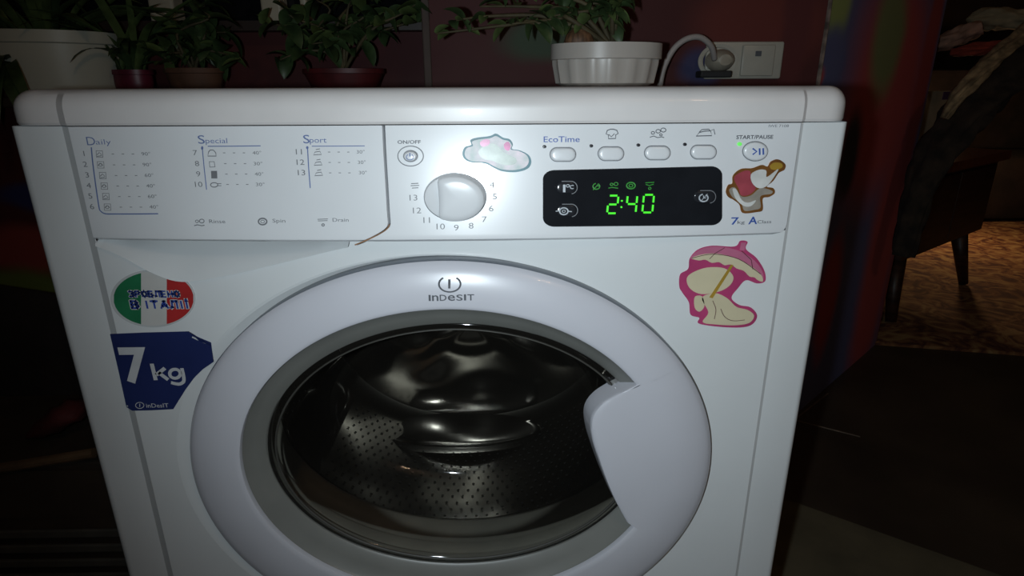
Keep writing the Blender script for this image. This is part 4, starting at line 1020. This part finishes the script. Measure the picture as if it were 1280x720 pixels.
cloth('red_garment', [W2(1192, 66, 2.42), W2(1215, 62, 2.4), W2(1245, 58, 2.45), W2(1262, 56, 2.5)], [.02, .032, .03, .02], CL4, 'red garment folded below the dusty pink jumper', .02, 4)
hp = [Vector(uv(.30+.0, .35, ZC)), Vector(uv(.75, .40, ZC))]
cloth('dark_coat', [uv(.05, .52, ZC+.08), uv(.20, .56, ZC+.20), uv(.45, .58, ZC+.27), uv(.75, .58, ZC+.29), uv(1.0, .58, ZC+.2)], [.04, .10, .13, .13, .06], CL5, 'black coat filling the middle of the clothes heap', .03, 6)
# dark sofa along the far wall
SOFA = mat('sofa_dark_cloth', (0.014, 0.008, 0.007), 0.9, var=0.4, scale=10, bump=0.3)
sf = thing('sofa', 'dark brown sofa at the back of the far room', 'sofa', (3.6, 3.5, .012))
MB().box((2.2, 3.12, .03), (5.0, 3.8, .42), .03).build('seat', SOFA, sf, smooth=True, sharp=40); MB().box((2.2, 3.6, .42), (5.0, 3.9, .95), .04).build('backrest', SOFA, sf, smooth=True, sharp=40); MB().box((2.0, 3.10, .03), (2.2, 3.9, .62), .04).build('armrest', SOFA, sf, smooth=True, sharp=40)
for x_ in (2.1, 4.9):
    for y_ in (3.2, 3.7): MB().box((x_-.03, y_-.03, .012), (x_+.03, y_+.03, .03)).build('leg', WOODD, sf)

# ================================================================== DARK CORNER, LEFT
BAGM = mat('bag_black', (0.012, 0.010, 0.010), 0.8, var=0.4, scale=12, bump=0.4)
def lump(name, c, rx, ry, h, m, label, cat, seed):
    r = random.Random(seed); ph = [r.uniform(0, 6) for _ in range(6)]; rings = []
    for k in range(15):
        t = k/14; z = h*t; rr = (1-.25*t)*math.sqrt(max(.0, 1-max(0, (t-.72)/.28)**2)) if t > .72 else (1-.25*t)
        rr = max(rr, .03); ring = []
        for j in range(36):
            a = 2*PI*j/36; q = rr*(1+.07*math.sin(3*a+ph[0]+2*t)+.05*math.sin(7*a+ph[1]-3*t)+.03*math.sin(11*a+ph[2]+6*t))
            ring.append((c[0]+rx*q*math.cos(a), c[1]+ry*q*math.sin(a), z+.015*math.sin(2*a+ph[3])*t*(1-.3*t)))
        rings.append(ring)
    mb = MB(); mb.loft(rings, True, True, True); return tag(mb.build(name, m, smooth=True), label, cat)
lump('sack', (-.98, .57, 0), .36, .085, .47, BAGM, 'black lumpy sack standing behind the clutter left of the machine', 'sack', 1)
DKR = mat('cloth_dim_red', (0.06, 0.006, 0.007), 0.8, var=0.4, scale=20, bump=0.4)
p = W(68, 525, .22)
mb = MB(); rr = random.Random(9)
sp_ = smooth_open([W(48, 535, .30), W(66, 527, .28), W(84, 517, .27), W(108, 512, .28)], 5); rings = []
for i, q in enumerate(sp_):
    rings.append([(q[0]+.0*j, q[1]+.03*math.cos(2*PI*j/12), q[2]+(.010+.012*math.sin(PI*i/(len(sp_)-1)))*math.sin(2*PI*j/12)*(1+.2*math.sin(3*j+i))) for j in range(12)])
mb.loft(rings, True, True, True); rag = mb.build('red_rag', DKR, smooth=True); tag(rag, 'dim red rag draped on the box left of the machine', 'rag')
zr = min(v[2] for r_ in rings for v in r_)
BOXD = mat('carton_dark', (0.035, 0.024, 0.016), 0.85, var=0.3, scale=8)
cr_ = thing('carton', 'dark cardboard carton left of the machine under the red rag', 'box', (-.74, .33, 0))
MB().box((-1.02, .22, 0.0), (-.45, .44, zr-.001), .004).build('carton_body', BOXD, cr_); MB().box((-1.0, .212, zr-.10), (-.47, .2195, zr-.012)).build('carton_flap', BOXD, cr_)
# slatted plastic basket in front of it
BSK = mat('basket_plastic', (0.07, 0.068, 0.06), 0.5, var=0.15)
bx0, bx1 = -.80, -.455; zt = .215
bk = thing('slatted_basket', 'grey plastic slatted basket on the floor left of the machine', 'basket', ((bx0+bx1)/2, .085, 0))
y0_, y1_ = .0, .17
for k in range(7):
    z = zt-.012-k*.028; 
    for yy in (y0_, y1_): MB().box((bx0, yy-.003, z-.007), (bx1, yy+.003, z+.007), .002).build('slat', BSK, bk)
    for xx in (bx0, bx1): MB().box((xx-.003, y0_, z-.007), (xx+.003, y1_, z+.007), .002).build('end_slat', BSK, bk)
for xx in (bx0, bx1):
    for yy in (y0_, y1_): MB().box((xx-.007, yy-.007, 0), (xx+.007, yy+.007, zt), .002).build('corner_post', BSK, bk)
for k in range(6):
    xx = bx0+(bx1-bx0)*(k+.5)/6; MB().box((xx-.008, y0_, .02), (xx+.008, y1_, .026)).build('floor_slat', BSK, bk)
# wooden stick leaning across
tag(MB().tube([W(-30, 590, .195), W(118, 566, .205)], .008, 10).build('wooden_stick', mat('stick_wood', (0.10, 0.06, 0.03), 0.7, var=0.3)), 'thin wooden stick lying in the dark left clutter', 'stick')
